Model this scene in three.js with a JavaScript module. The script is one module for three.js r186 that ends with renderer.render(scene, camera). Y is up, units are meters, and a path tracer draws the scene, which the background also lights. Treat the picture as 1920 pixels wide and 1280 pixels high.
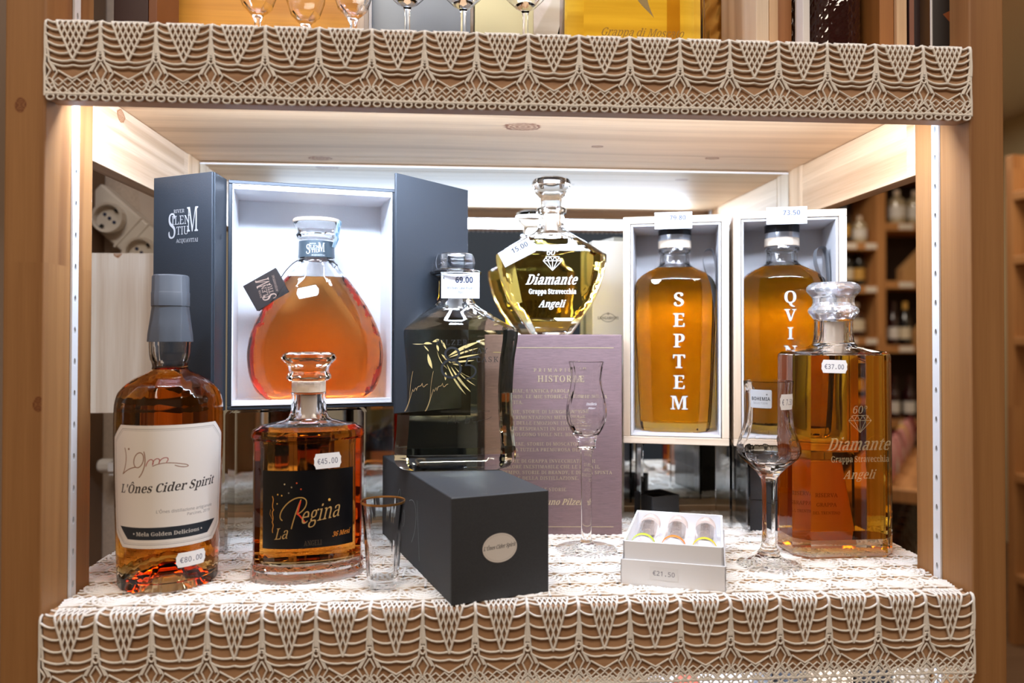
import * as THREE from 'three';
import { mergeGeometries, toCreasedNormals } from 'three/addons/utils/BufferGeometryUtils.js';
import { RoundedBoxGeometry } from 'three/addons/geometries/RoundedBoxGeometry.js';
import { RectAreaLightUniformsLib } from 'three/addons/lights/RectAreaLightUniformsLib.js';

// ---------------------------------------------------------------- camera, light levels, exposure
RectAreaLightUniformsLib.init();
const scene = new THREE.Scene();
scene.background = new THREE.Color(0x000000);
const camera = new THREE.PerspectiveCamera(48.27, 1920 / 1280, 0.05, 30);
camera.position.set(-0.0623, 0.2367, 0.6733);
camera.rotation.set(0.0123, -0.0718, 0.0017, 'YXZ');
camera.setViewOffset(1920, 1280, 0, 25, 1920, 1280);
camera.focus = 0.80;
camera.userData.fStop = 3.4;
const renderer = new THREE.WebGLRenderer({ antialias: true });
renderer.toneMapping = THREE.LinearToneMapping;
renderer.toneMappingExposure = 16;                                               // the lamps below are dim, the exposure long
renderer.shadowMap.enabled = true;
const LED = 105 / 16, LED_COLOR = new THREE.Color().setRGB(0.78, 0.91, 1.12);      // cool shelf strips
const SHOP = 12.5 / 16, SHOP_COLOR = new THREE.Color().setRGB(1.0, 0.87, 0.74);      // shop ceiling panels

// ---------------------------------------------------------------- helpers
const rng = (s) => () => { s |= 0; s = (s + 0x6d2b79f5) | 0; let t = Math.imul(s ^ (s >>> 15), 1 | s); t = (t + Math.imul(t ^ (t >>> 7), 61 | t)) ^ t; return ((t ^ (t >>> 14)) >>> 0) / 4294967296; };
const hash = (x, y, s) => { let h = Math.imul(x, 374761393) + Math.imul(y, 668265263) + Math.imul(s, 974634777); h = Math.imul(h ^ (h >>> 13), 1274126177); return ((h ^ (h >>> 16)) >>> 0) / 4294967296; };
function vnoise(x, y, s = 0) {
  const xi = Math.floor(x), yi = Math.floor(y), a = x - xi, b = y - yi, u = a * a * (3 - 2 * a), v = b * b * (3 - 2 * b);
  const p = hash(xi, yi, s), q = hash(xi + 1, yi, s), r = hash(xi, yi + 1, s), t = hash(xi + 1, yi + 1, s);
  return (p + (q - p) * u) * (1 - v) + (r + (t - r) * u) * v;
}
const clamp = (x, a, b) => Math.min(b, Math.max(a, x)), lerp = (a, b, t) => a + (b - a) * t;
const used = new Map();
const numbered = (n) => { const k = used.get(n) ?? 0; used.set(n, k + 1); return k ? n + '_' + String(k).padStart(3, '0') : n; };
const shade = (o) => { o.castShadow = true; o.receiveShadow = true; return o; };
function tag(o, label, category, group) { o.userData.label = label; o.userData.category = category; if (group) o.userData.group = group; return o; }
function thing(name, label, category, [x, y, z] = [0, 0, 0], turn = 0, group) {
  const o = new THREE.Group(); o.name = numbered(name); o.position.set(x, y, z); o.rotation.y = turn; scene.add(o);
  return tag(o, label, category, group);
}
function part(name, geo, m, parent, label) {
  const o = shade(new THREE.Mesh(geo, m)); o.name = name; parent.add(o);
  if (label) o.userData.label = label;
  return o;
}
function solo(name, geo, m, label, category, pos = [0, 0, 0], turn = 0, group) {
  const o = shade(new THREE.Mesh(geo, m)); o.name = numbered(name); o.position.set(...pos); o.rotation.y = turn; scene.add(o);
  return tag(o, label, category, group);
}
function struct(name, geo, m, pos = [0, 0, 0]) { const o = shade(new THREE.Mesh(geo, m)); o.name = name; o.position.set(...pos); o.userData.kind = 'structure'; scene.add(o); return o; }
function copy(o, label, pos, turn = 0) {
  const c = o.clone(); c.name = numbered(o.name.replace(/_\d{3}$/, '')); c.position.set(...pos); c.rotation.y = turn; scene.add(c);
  c.userData = { ...o.userData }; if (label) c.userData.label = label;
  return c;
}
const move = (g, x = 0, y = 0, z = 0) => g.translate(x, y, z);
const plain = (g) => { const n = g.index ? g.toNonIndexed() : g; for (const k of Object.keys(n.attributes)) if (!['position', 'normal', 'uv'].includes(k)) n.deleteAttribute(k); return n; };
const merge = (list) => mergeGeometries(list.map(plain));
// a box with eased edges, standing on y = 0 unless centred, uv in metres along its grain
function grainUV(g, axis = 0, ou = 0, ov = 0) {
  const p = g.attributes.position, n = g.attributes.normal, uv = new Float32Array(p.count * 2);
  for (let i = 0; i < p.count; i++) {
    const P = [p.getX(i), p.getY(i), p.getZ(i)], N = [Math.abs(n.getX(i)), Math.abs(n.getY(i)), Math.abs(n.getZ(i))];
    const m = N.indexOf(Math.max(...N)); let a = axis, b = [0, 1, 2].find((k) => k !== axis && k !== m);
    if (m === axis) [a, b] = [0, 1, 2].filter((k) => k !== axis);
    uv[i * 2] = P[a] + ou; uv[i * 2 + 1] = P[b] + ov;
  }
  return g.setAttribute('uv', new THREE.BufferAttribute(uv, 2));
}
function box(x0, x1, y0, y1, z0, z1, r = 0.0012, axis = 0, ou = 0, ov = 0) {
  const w = x1 - x0, h = y1 - y0, d = z1 - z0;
  const g = r > 0 ? new RoundedBoxGeometry(w, h, d, 2, Math.min(r, w / 2.1, h / 2.1, d / 2.1)) : new THREE.BoxGeometry(w, h, d);
  g.translate((x0 + x1) / 2, (y0 + y1) / 2, (z0 + z1) / 2);
  return grainUV(g, axis, ou, ov);
}
// an upright slab between two floor points
function slab(x0, z0, x1, z1, y0, y1, t, r = 0.0008) {
  const L = Math.hypot(x1 - x0, z1 - z0), g = box(-L / 2, L / 2, y0, y1, -t / 2, t / 2, r, 1);
  return g.rotateY(Math.atan2(-(z1 - z0), x1 - x0)).translate((x0 + x1) / 2, 0, (z0 + z1) / 2);
}
const lathe = (pts, seg = 96) => toCreasedNormals(new THREE.LatheGeometry(pts.map(([r, y]) => new THREE.Vector2(Math.max(r, 0.00001), y)), seg), 0.6);
// monotone cubic through rows [y, a, b, ...]
function curve(rows) {
  const n = rows.length, m = rows[0].length - 1, tang = [];
  for (let c = 1; c <= m; c++) {
    const d = [], t = [];
    for (let i = 0; i < n - 1; i++) d.push((rows[i + 1][c] - rows[i][c]) / (rows[i + 1][0] - rows[i][0]));
    for (let i = 0; i < n; i++) t.push(i === 0 ? d[0] : i === n - 1 ? d[n - 2] : d[i - 1] * d[i] <= 0 ? 0 : 2 * d[i - 1] * d[i] / (d[i - 1] + d[i]));
    tang.push(t);
  }
  return (y) => {
    let i = 0; while (i < n - 2 && y > rows[i + 1][0]) i++;
    const h = rows[i + 1][0] - rows[i][0], t = clamp((y - rows[i][0]) / h, 0, 1), t2 = t * t, t3 = t2 * t, o = [];
    for (let c = 1; c <= m; c++) o.push((2 * t3 - 3 * t2 + 1) * rows[i][c] + (t3 - 2 * t2 + t) * h * tang[c - 1][i] + (-2 * t3 + 3 * t2) * rows[i + 1][c] + (t3 - t2) * h * tang[c - 1][i + 1]);
    return o;
  };
}
// cross-sections: lists of [x, z]
function oval(w, d, n = 2, cl = 9, N = 96) {
  const p = [];
  for (let i = 0; i < N; i++) {
    const t = (i / N) * Math.PI * 2, c = Math.cos(t), s = Math.sin(t);
    p.push([w * Math.sign(c) * Math.abs(c) ** (2 / n), clamp(d * Math.sign(s) * Math.abs(s) ** (2 / n), -cl, cl)]);
  }
  return p;
}
// chamfered rectangle, m blends it into a circle; bow pushes the faces in or out
function octagon(w, d, c, m = 0, bow = 0, K = 7) {
  const q = [[w, -d + c], [w, d - c], [w - c, d], [-w + c, d], [-w, d - c], [-w, -d + c], [-w + c, -d], [w - c, -d]], p = [], r = Math.min(w, d);
  for (let i = 0; i < 8; i++) for (let k = 0; k < K; k++) {
    const a = q[i], b = q[(i + 1) % 8], t = k / K; let x = lerp(a[0], b[0], t), z = lerp(a[1], b[1], t);
    if (bow && i % 2 === 0) { const s = 4 * t * (1 - t) * bow; const L = Math.hypot(b[0] - a[0], b[1] - a[1]); x += (b[1] - a[1]) / L * s; z -= (b[0] - a[0]) / L * s; }
    const th = Math.atan2(z / d, x / w), R = Math.max(w, d) * 0 + 1;
    p.push([lerp(x, w * Math.cos(th) * R, m), lerp(z, d * Math.sin(th) * R, m)]);
  }
  return p;
}
// closed skin through sections; turned inside out for a hollow
function loft(secs, { flip = false, punt = 0, crease = 0.55 } = {}) {
  const N = secs[0].p.length, pos = [], uv = [], idx = [];
  const ring = (y, p) => { const at = pos.length / 3; p.forEach(([x, z], i) => { pos.push(x, y, z); uv.push(i / N, y); }); return at; };
  const rings = [];
  if (punt) for (const f of [0.06, 0.3, 0.55, 0.75, 0.88]) rings.push(ring(secs[0].y + punt * Math.cos(f / 0.88 * Math.PI / 2) ** 0.9, secs[0].p.map(([x, z]) => [x * f, z * f])));
  for (const s of secs) rings.push(ring(s.y, s.p));
  const tri = (a, b, c) => flip ? idx.push(a, c, b) : idx.push(a, b, c);
  for (let j = 0; j < rings.length - 1; j++) for (let i = 0; i < N; i++) {
    const a = rings[j] + i, b = rings[j] + (i + 1) % N, c = rings[j + 1] + i, d = rings[j + 1] + (i + 1) % N;
    tri(a, c, b); tri(b, c, d);
  }
  const cap = (at, up) => { let x = 0, y = 0, z = 0; for (let i = 0; i < N; i++) { x += pos[(at + i) * 3]; y = pos[(at + i) * 3 + 1]; z += pos[(at + i) * 3 + 2]; } const c = pos.length / 3; pos.push(x / N, y, z / N); uv.push(0.5, y); for (let i = 0; i < N; i++) up ? tri(c, at + (i + 1) % N, at + i) : tri(c, at + i, at + (i + 1) % N); };
  cap(rings[0], false); cap(rings[rings.length - 1], true);
  const g = new THREE.BufferGeometry();
  g.setAttribute('position', new THREE.Float32BufferAttribute(pos, 3)); g.setAttribute('uv', new THREE.Float32BufferAttribute(uv, 2)); g.setIndex(idx);
  return toCreasedNormals(g, crease);
}
function steps(a, b, keys, gap = 0.004) {
  const ys = [a, ...keys.filter((k) => k > a + 1e-5 && k < b - 1e-5), b], out = [];
  for (let i = 0; i < ys.length - 1; i++) { const n = Math.max(1, Math.ceil((ys[i + 1] - ys[i]) / gap)); for (let k = 0; k < n; k++) out.push(lerp(ys[i], ys[i + 1], k / n)); }
  out.push(b); return out;
}
// glass of a bottle: solid outer skin with an air space above the spirit, and the spirit itself
function bottle(parent, sec, keys, { top, base, level, wall, mouthWall = wall, neckFrom = level, drink, punt = 0, crease, glass = M.crystal }) {
  const S = (y, inset) => ({ y, p: sec(y, inset) });
  const w = (y) => lerp(wall, mouthWall, clamp((y - level) / Math.max(1e-4, neckFrom - level), 0, 1));
  const outer = loft(steps(0, top, keys).map((y) => S(y, 0)), { punt, crease });
  const air = loft(steps(level + 0.0003, top - 0.0015, keys).map((y) => S(y, w(y))), { flip: true, crease });
  part('glass_body', merge([outer, air]), glass, parent);
  part('spirit', loft(steps(base, level, keys).map((y) => S(y, wall)), { punt: punt * 0.9, crease }), drink, parent);
}
// a patch of the skin between two section indices, for labels and print
function skin(sec, y0, y1, i0, i1, off, { ny = 8, sub = 1 } = {}) {
  const pos = [], uv = [], idx = [], nx = (i1 - i0) * sub;
  for (let j = 0; j <= ny; j++) {
    const y = lerp(y0, y1, j / ny), p = sec(y, -off), N = p.length, len = [0];
    for (let k = i0; k < i1; k++) { const a = p[((k % N) + N) % N], b = p[(((k + 1) % N) + N) % N]; len.push(len[len.length - 1] + Math.hypot(a[0] - b[0], a[1] - b[1])); }
    for (let k = i0; k <= i1; k++) { const q = p[((k % N) + N) % N]; pos.push(q[0], y, q[1]); uv.push(1 - len[k - i0] / len[len.length - 1], j / ny); }
  }
  const W = nx + 1;
  for (let j = 0; j < ny; j++) for (let k = 0; k < nx; k++) { const a = j * W + k, b = a + 1, c = a + W, d = c + 1; idx.push(a, c, b, b, c, d); }
  const g = new THREE.BufferGeometry();
  g.setAttribute('position', new THREE.Float32BufferAttribute(pos, 3)); g.setAttribute('uv', new THREE.Float32BufferAttribute(uv, 2)); g.setIndex(idx); g.computeVertexNormals();
  return g;
}
// ---------------------------------------------------------------- print
function ink(w, h, draw, bg) {
  const c = document.createElement('canvas'); c.width = w; c.height = h; const x = c.getContext('2d');
  if (bg) { x.fillStyle = bg; x.fillRect(0, 0, w, h); }
  draw(x, w, h);
  const t = new THREE.CanvasTexture(c); t.colorSpace = THREE.SRGBColorSpace; t.magFilter = THREE.LinearFilter; return t;
}
function write(x, s, px, py, size, { font = 'serif', weight = '', skew = 0, sx = 1, sy = 1, rot = 0, align = 'center', fill, space = 0, stroke = 0 } = {}) {
  x.save(); x.translate(px, py); x.rotate(rot); x.transform(sx, 0, -skew, sy, 0, 0); x.font = weight + ' ' + size + 'px ' + font; x.textAlign = align; x.textBaseline = 'middle';
  if (space) x.letterSpacing = space + 'px';
  if (fill) x.fillStyle = fill;
  x.fillText(s, 0, 0); if (stroke) { x.lineWidth = stroke; x.strokeStyle = fill; x.strokeText(s, 0, 0); }
  x.restore();
}
const printed = (t, { rough = 0.55, metal = 0, color = 0xffffff } = {}) => new THREE.MeshStandardMaterial({ map: t, transparent: true, roughness: rough, metalness: metal, color });
const paper = (t, rough = 0.6) => new THREE.MeshStandardMaterial({ map: t, roughness: rough });
const sheet = (w, h) => new THREE.PlaneGeometry(w, h);
function stickerTex(text) {                        // price gun sticker with wavy ends
  return ink(256, 128, (x, w, h) => {
    x.fillStyle = '#f4f3f2'; x.beginPath(); x.moveTo(22, 6); x.lineTo(w - 22, 6); x.quadraticCurveTo(w - 18, 30, w - 5, 40); x.quadraticCurveTo(w - 14, 64, w - 5, 88); x.quadraticCurveTo(w - 18, 98, w - 22, h - 6);
    x.lineTo(22, h - 6); x.quadraticCurveTo(18, 98, 5, 88); x.quadraticCurveTo(14, 64, 5, 40); x.quadraticCurveTo(18, 30, 22, 6); x.fill();
    write(x, text, w / 2, h / 2 + 2, 56, { font: 'monospace', weight: 'bold', fill: '#7d7c8a', sx: 0.92 });
  });
}
// ---------------------------------------------------------------- materials
function woodTex(seed, rgb, { w = 1024, h = 256, mw = 1, mh = 0.25, contrast = 0.16, freq = 150, knots = [], dark = [0.62, 0.42, 0.28] } = {}) {
  const d = new Uint8Array(w * h * 4);
  for (let j = 0; j < h; j++) for (let i = 0; i < w; i++) {
    const u = i / w * mw, v0 = j / h * mh; let v = v0, kn = 0;
    for (const [ku, kv, r] of knots) {
      const du = (u - ku), dv = (v0 - kv), e = Math.exp(-(du * du) / (9 * r * r) - (dv * dv) / (5 * r * r));
      v += (dv >= 0 ? 1 : -1) * r * 0.8 * e;
      const q = Math.hypot(du / 1.45, dv) / r * (1 + 0.22 * (vnoise(du * 300 + 9, dv * 300, seed + 5) - 0.5));
      kn = Math.max(kn, q < 1.15 ? clamp((1.15 - q) / 0.15, 0, 1) * (0.5 + 0.3 * Math.sin(q * 22) + (q > 0.9 ? 0.45 : 0)) : 0);
    }
    const b = v + (vnoise(u * 3.1, v * 9, seed) - 0.5) * 0.02;
    const ring = vnoise(u * 0.7, b * freq, seed + 1), fine = vnoise(u * 26, v0 * 1500, seed + 2), wide = vnoise(u * 2.2, b * 18, seed + 3);
    let t = 1 - contrast * Math.pow(ring, 2.2) * 1.5 - contrast * 0.55 * (wide - 0.4) - 0.07 * (fine - 0.5);
    const o = (j * w + i) * 4;
    for (let c = 0; c < 3; c++) { const tint = 1 - (1 - t) * [0.75, 1, 1.25][c]; d[o + c] = clamp(rgb[c] * lerp(tint, dark[c], clamp(kn, 0, 1)), 0, 255); }
    d[o + 3] = 255;
  }
  const t = new THREE.DataTexture(d, w, h); t.colorSpace = THREE.SRGBColorSpace; t.magFilter = THREE.LinearFilter; t.wrapS = t.wrapT = THREE.RepeatWrapping; t.repeat.set(1 / mw, 1 / mh); t.needsUpdate = true;
  return t;
}
const wood = (seed, rgb, o = {}) => new THREE.MeshStandardMaterial({ map: woodTex(seed, rgb, o), roughness: o.rough ?? 0.55 });
function grainTex(seed, rgb, amp, { w = 256, h = 256, fx = 60, fy = 60, m = 0.1 } = {}) {
  const d = new Uint8Array(w * h * 4);
  for (let j = 0; j < h; j++) for (let i = 0; i < w; i++) { const k = 1 + amp * (0.6 * (vnoise(i / w * fx, j / h * fy, seed) - 0.5) + 0.4 * (vnoise(i / w * fx * 3, j / h * fy * 3, seed + 1) - 0.5)) * 2, o = (j * w + i) * 4; for (let c = 0; c < 3; c++) d[o + c] = clamp(rgb[c] * k, 0, 255); d[o + 3] = 255; }
  const t = new THREE.DataTexture(d, w, h); t.colorSpace = THREE.SRGBColorSpace; t.magFilter = THREE.LinearFilter; t.wrapS = t.wrapT = THREE.RepeatWrapping; t.repeat.set(1 / m, 1 / m); t.needsUpdate = true; return t;
}
function bumpTex(seed, fx, fy, m) { const t = grainTex(seed, [128, 128, 128], 0.5, { fx, fy, m }); t.colorSpace = THREE.NoColorSpace; return t; }
const std = (color, roughness = 0.6, o = {}) => new THREE.MeshStandardMaterial({ color, roughness, ...o });
const phys = (o) => new THREE.MeshPhysicalMaterial(o);
const drink = (r, g, b, dist) => phys({ color: 0xffffff, transmission: 1, roughness: 0, ior: 1.02, thickness: 0.05, attenuationColor: new THREE.Color().setRGB(r, g, b), attenuationDistance: dist });
const PINE = [222, 186, 146], HONEY = [162, 116, 70];
const M = {
  glass: phys({ color: 0xffffff, transmission: 1, roughness: 0, ior: 1.27, thickness: 0.01 }),
  crystal: phys({ color: 0xffffff, transmission: 1, roughness: 0, ior: 1.42, thickness: 0.01 }),
  vialGlass: phys({ color: 0xffffff, transmission: 1, roughness: 0, ior: 1.45, thickness: 0 }),
  acrylic: phys({ color: 0xffffff, transmission: 1, roughness: 0.01, ior: 1.4, thickness: 0.004 }),
  pine: wood(3, PINE), pineB: wood(11, [226, 193, 156], { freq: 110 }), honey: wood(21, HONEY, { contrast: 0.14, knots: [[0.133, 0.0085, 0.004], [0.879, 0.0255, 0.004]] }), honeyB: wood(29, HONEY, { contrast: 0.12 }),
  ceiling: wood(41, [238, 202, 162], { w: 2048, h: 1024, mw: 0.88, mh: 0.4, contrast: 0.09, freq: 140, knots: [[0.4513, 0.1859, 0.014], [0.194, 0.3587, 0.010], [0.5521, 0.2677, 0.005], [0.7158, 0.3174, 0.006]] }),
  apronL: wood(47, [230, 203, 174], { contrast: 0.12, knots: [[0.184, 0.0745, 0.006]] }),
  fascia: wood(151, [180, 141, 106], { contrast: 0.12 }), paleWood: wood(53, [238, 222, 202], { freq: 90, contrast: 0.13 }), whiteWood: wood(59, [250, 245, 238], { freq: 85, contrast: 0.16, knots: [[0.245, 0.028, 0.006]] }),
  shopWood: wood(61, [196, 140, 84], { contrast: 0.15 }),
  cotton: phys({ color: 0xf3efe9, roughness: 0.9, sheen: 0.3, sheenRoughness: 0.6 }),
  steel: std(0xc9ced6, 0.35, { metalness: 0.75 }), whiteRail: std(0xe6e9ee, 0.4), dark: std(0x15161a, 0.6),
  silver: new THREE.MeshStandardMaterial({ color: 0xf0f3f8, metalness: 0.15, roughness: 0.4, bumpMap: bumpTex(71, 60, 60, 0.06), bumpScale: 0.00018 }),
  slate: new THREE.MeshStandardMaterial({ color: 0x333a43, metalness: 0.3, roughness: 0.42, bumpMap: bumpTex(73, 70, 70, 0.05), bumpScale: 0.00012 }),
  black: new THREE.MeshStandardMaterial({ map: grainTex(79, [52, 54, 58], 0.08, { m: 0.06 }), roughness: 0.62 }),
  whiteCard: std(0xe9e9ec, 0.6), card: std(0xd2d3d8, 0.65), greyLiner: std(0xd2d2d6, 0.7), plaster: new THREE.MeshStandardMaterial({ map: grainTex(83, [206, 192, 178], 0.06, { m: 0.12 }), roughness: 0.9 }),
  cork: new THREE.MeshStandardMaterial({ map: grainTex(89, [226, 206, 184], 0.12, { m: 0.02 }), roughness: 0.8 }),
  plastic: std(0xe6e0d6, 0.4), whitePlastic: std(0xf0f1f2, 0.35), capBlack: std(0x23262c, 0.35), capGrey: std(0x4a4f57, 0.42),
};
// ---------------------------------------------------------------- the shop room
const FLOOR = -1.05, CEIL = 1.62, RX0 = -1.6, RX1 = 3.4, RZ0 = -4.7, RZ1 = 2.6;
{
  const cream = std(0xd9cda6, 0.9), wall = std(0xcfc2a8, 0.9), dim = std(0x3d4a5e, 0.6);
  struct('floor', box(RX0, RX1, FLOOR - 0.1, FLOOR, RZ0, RZ1, 0), wood(97, [120, 90, 62]));
  struct('ceiling', box(RX0, RX1, CEIL, CEIL + 0.1, RZ0, RZ1, 0), std(0xe2d9c6, 0.9));
  struct('wall_back', box(RX0, RX1, FLOOR, CEIL, RZ0 - 0.1, RZ0, 0), wall);
  struct('wall_front', box(RX0, RX1, FLOOR, CEIL, RZ1, RZ1 + 0.1, 0), std(0xd8cfc0, 0.9));
  const cup = thing('cupboard', 'dark navy cupboard against the opposite wall, seen only in the mirror', 'cupboard', [0.35, FLOOR + 0.0005, RZ1 - 0.36]);
  part('carcass', box(-0.75, 0.75, 0.001, 1.95, 0, 0.355, 0.004), dim, cup); for (const x of [-0.3745, 0.3745]) { const d = part('door', box(x - 0.37, x + 0.37, 0.06, 1.92, -0.022, -0.0005, 0.003), dim, cup); part('handle', box(x - Math.sign(x) * 0.33 - 0.008, x - Math.sign(x) * 0.33 + 0.008, 0.95, 1.1, -0.045, -0.0225, 0.004), M.steel, d); }
  struct('wall_right', box(RX1, RX1 + 0.1, FLOOR, CEIL, RZ0, RZ1, 0), cream);
  struct('wall_left', box(RX0 - 0.1, RX0, FLOOR, CEIL, RZ0, RZ1, 0), wall);
  struct('wall_niche', box(RX0, -0.30, FLOOR, CEIL, -0.68, -0.60, 0), M.plaster);      // plastered wall behind the left bay
  struct('column_niche', box(-0.80, -0.63, FLOOR, CEIL, -0.60, -0.40, 0.004), std(0x8d7763, 0.9));
  const housing = std(0xdedede, 0.5), glow = std(0xfff2df, 0.5, { emissive: 0xffe6c8, emissiveIntensity: 0.15 });
  for (const [x, z, where] of [[-0.55, 1.15, 'over the aisle left of the shelf front'], [0.75, 1.15, 'over the aisle right of the shelf front'], [1.9, -1.6, 'over the near part of the background racks'], [1.9, -3.2, 'over the far part of the background racks']]) {
    const l = thing('ceiling_light', 'flat warm white ceiling panel light ' + where, 'ceiling light', [x, CEIL - 0.06, z]);
    part('housing', box(-0.32, 0.32, 0.012, 0.058, -0.32, 0.32, 0.004), housing, l);
    part('diffuser', box(-0.3, 0.3, 0.006, 0.0118, -0.3, 0.3, 0), glow, l);
    const lamp = new THREE.RectAreaLight(SHOP_COLOR, SHOP, 0.6, 0.6); lamp.name = 'ceiling_light_lamp'; lamp.position.set(0, 0.003, 0); lamp.rotation.x = -Math.PI / 2; l.add(lamp);
  }
}
// ---------------------------------------------------------------- the shelving unit
const SW = 0.4125, HC = 0.4759, HF = 0.5062, HB = 0.4387;     // inner half width, underside, top and fascia foot of the upper shelf
const unit = thing('shelving_unit', 'honey coloured pine shelving unit framing the lit bay of bottles', 'shelf', [0, 0, 0]);
{
  for (const s of [-1, 1]) {
    const a = s < 0 ? -SW - 0.0335 : SW, b = s < 0 ? -SW : SW + 0.0335;
    const g = box(a, b, FLOOR, 1.3, -0.0859, 0, 0.002, 1, s * 0.3, s < 0 ? 0.442 : 0.1);
    part('post', g, s < 0 ? M.honey : M.honeyB, unit, s < 0 ? 'front post on the left' : 'front post on the right');
    part('post', box(s < 0 ? -SW - 0.0335 : SW, s < 0 ? -SW : SW + 0.0335, FLOOR, 1.3, -0.405, -0.345, 0.002, 1, 0.5, 0.2), M.pineB, unit, s < 0 ? 'rear post on the left' : 'rear post on the right');
    part('side_rail', box(s < 0 ? -SW - 0.02 : SW, s < 0 ? -SW : SW + 0.02, 0.406, HC - 0.0005, -0.345, -0.0862, 0.001, 2, s < 0 ? 0.33 : 0.1, s < 0 ? -0.392 : 0.05), s < 0 ? M.apronL : M.pineB, unit, s < 0 ? 'pale rail with a knot under the left end of the upper shelf' : 'pale rail under the right end of the upper shelf');
    part('side_rail', box(s < 0 ? -SW - 0.02 : SW, s < 0 ? -SW : SW + 0.02, -0.085, -0.0205, -0.345, -0.0862, 0.001, 2, 0.2, 0.1), M.pineB, unit);
  }
  const board = (y0, y1, m) => merge([box(-SW, SW, y0, y1, -0.0862, -0.0195, 0.0008, 0, 0.44, 0.2), box(-SW - 0.027, SW + 0.027, y0, y1, -0.3449, -0.0866, 0.0008, 0, 0.44, 0.2), box(-SW, SW, y0, y1, -0.386, -0.3453, 0.0008, 0, 0.44, 0.2)]);
  {
    const g = board(HC, HF - 0.0005); const p = g.attributes.position, uv = g.attributes.uv;
    for (let i = 0; i < p.count; i++) uv.setXY(i, p.getX(i) + 0.44, -p.getZ(i) * 1);
    part('shelf_board', g, M.ceiling, unit, 'upper shelf board with knots on its underside');
  }
  part('shelf_board', board(-0.02, -0.0003), M.pineB, unit, 'pale lower shelf board under the lace');
  part('shelf_board', board(-0.5, -0.48), M.pine, unit);
  part('shelf_board', board(0.97, 1.0), M.pine, unit);
  part('front_board', box(-SW + 0.0003, SW - 0.0003, HB, HF, -0.019, 0, 0.0025, 0, 0.4, 0.1), M.fascia, unit, 'front board of the upper shelf under the lace');
  part('front_board', box(-SW + 0.0003, SW - 0.0003, -0.066, 0, -0.019, 0, 0.0025, 0, 0.1, 0.15), M.fascia, unit, 'front board of the lower shelf under the lace');
  part('front_board', box(-SW + 0.0003, SW - 0.0003, 0.93, 1.0, -0.019, 0, 0.0025, 0, 0.3, 0.05), M.pine, unit);
  part('front_board', box(-SW + 0.0003, SW - 0.0003, -0.55, -0.48, -0.019, 0, 0.0025, 0, 0.3, 0.05), M.pine, unit);
  part('back_board', box(-SW - 0.0, SW + 0.0, FLOOR, -0.021, -0.405, -0.392, 0.001, 0, 0.1, 0.1), M.pine, unit);
  part('back_board', box(-SW, SW, 0.0, HF - 0.0008, -0.405, -0.3935, 0.001, 0, 0.1, 0.1), M.pine, unit);
  part('back_board', box(-SW, SW, HF, 0.9695, -0.405, -0.3865, 0.001, 0, 0.1, 0.1), M.paleWood, unit, 'pale back board of the upper bay');
  // punched steel shelf rails let into the posts
  for (const s of [-1, 1]) {
    const sh = new THREE.Shape(); sh.moveTo(-0.0055, -0.44); sh.lineTo(0.0055, -0.44); sh.lineTo(0.0055, 1.2); sh.lineTo(-0.0055, 1.2); sh.closePath();
    for (let y = -0.42; y < 1.18; y += 0.0288) { const h = new THREE.Path(); h.absellipse(0, y, 0.0017, 0.0036, 0, Math.PI * 2, true); sh.holes.push(h); }
    const g = new THREE.ExtrudeGeometry(sh, { depth: 0.0018, bevelEnabled: false, curveSegments: 8 });
    g.rotateY(s < 0 ? Math.PI / 2 : -Math.PI / 2);
    g.translate(s < 0 ? -SW + 0.0004 : SW - 0.0004, 0, -0.049);
    const rail = part('slotted_rail', g, M.whiteRail, unit, s < 0 ? 'white slotted rail on the left post' : 'white slotted rail on the right post');
    part('rail_back', box(s < 0 ? -SW + 0.0001 : SW - 0.0003, s < 0 ? -SW + 0.0003 : SW - 0.0001, -0.43, 1.19, -0.0525, -0.0455, 0), M.dark, rail);
  }
}
const mirrorMat = new THREE.MeshStandardMaterial({ color: 0xe3ecef, metalness: 1, roughness: 0.0 });
{
  const m = thing('mirror', 'large mirror panel across the back of the lit bay', 'mirror', [0, 0, 0]);
  part('mirror_glass', box(-SW + 0.001, SW - 0.001, 0.0004, 0.4716, -0.391, -0.3866, 0), mirrorMat, m);
  part('polished_edge', box(-SW + 0.001, SW - 0.001, 0.4717, 0.4737, -0.391, -0.3862, 0.0004), M.whitePlastic, m, 'bright edge along the top of the mirror');
}
// LED strips fixed behind the front boards
function led(y, power, label) {
  const t = thing('led_strip', label, 'light strip', [0, y, -0.0295]); t.rotation.x = 0;
  const channel = new THREE.Group(); channel.name = 'channel'; channel.rotation.x = -0.62; t.add(channel);
  part('profile', box(-0.396, 0.372, -0.0095, 0.0095, 0.001, 0.004, 0.0008), M.steel, channel);
  part('diffuser', box(-0.395, 0.371, -0.009, 0.009, -0.0008, 0.0009, 0.0004), std(0xffffff, 0.4, { emissive: LED_COLOR, emissiveIntensity: 0.25 }), channel);
  const l = new THREE.RectAreaLight(LED_COLOR, power, 0.766, 0.018); l.name = 'led_strip_lamp'; l.position.set(-0.012, 0, -0.0015); channel.add(l);
  return t;
}
led(0.4495, LED, 'cool white LED strip hidden behind the front board over the lit bay');
led(0.945, LED * 0.6, 'cool white LED strip above the goods on the upper shelf');
led(-0.05, LED * 0.35, 'cool white LED strip under the lower shelf lighting the bottom goods');

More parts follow.
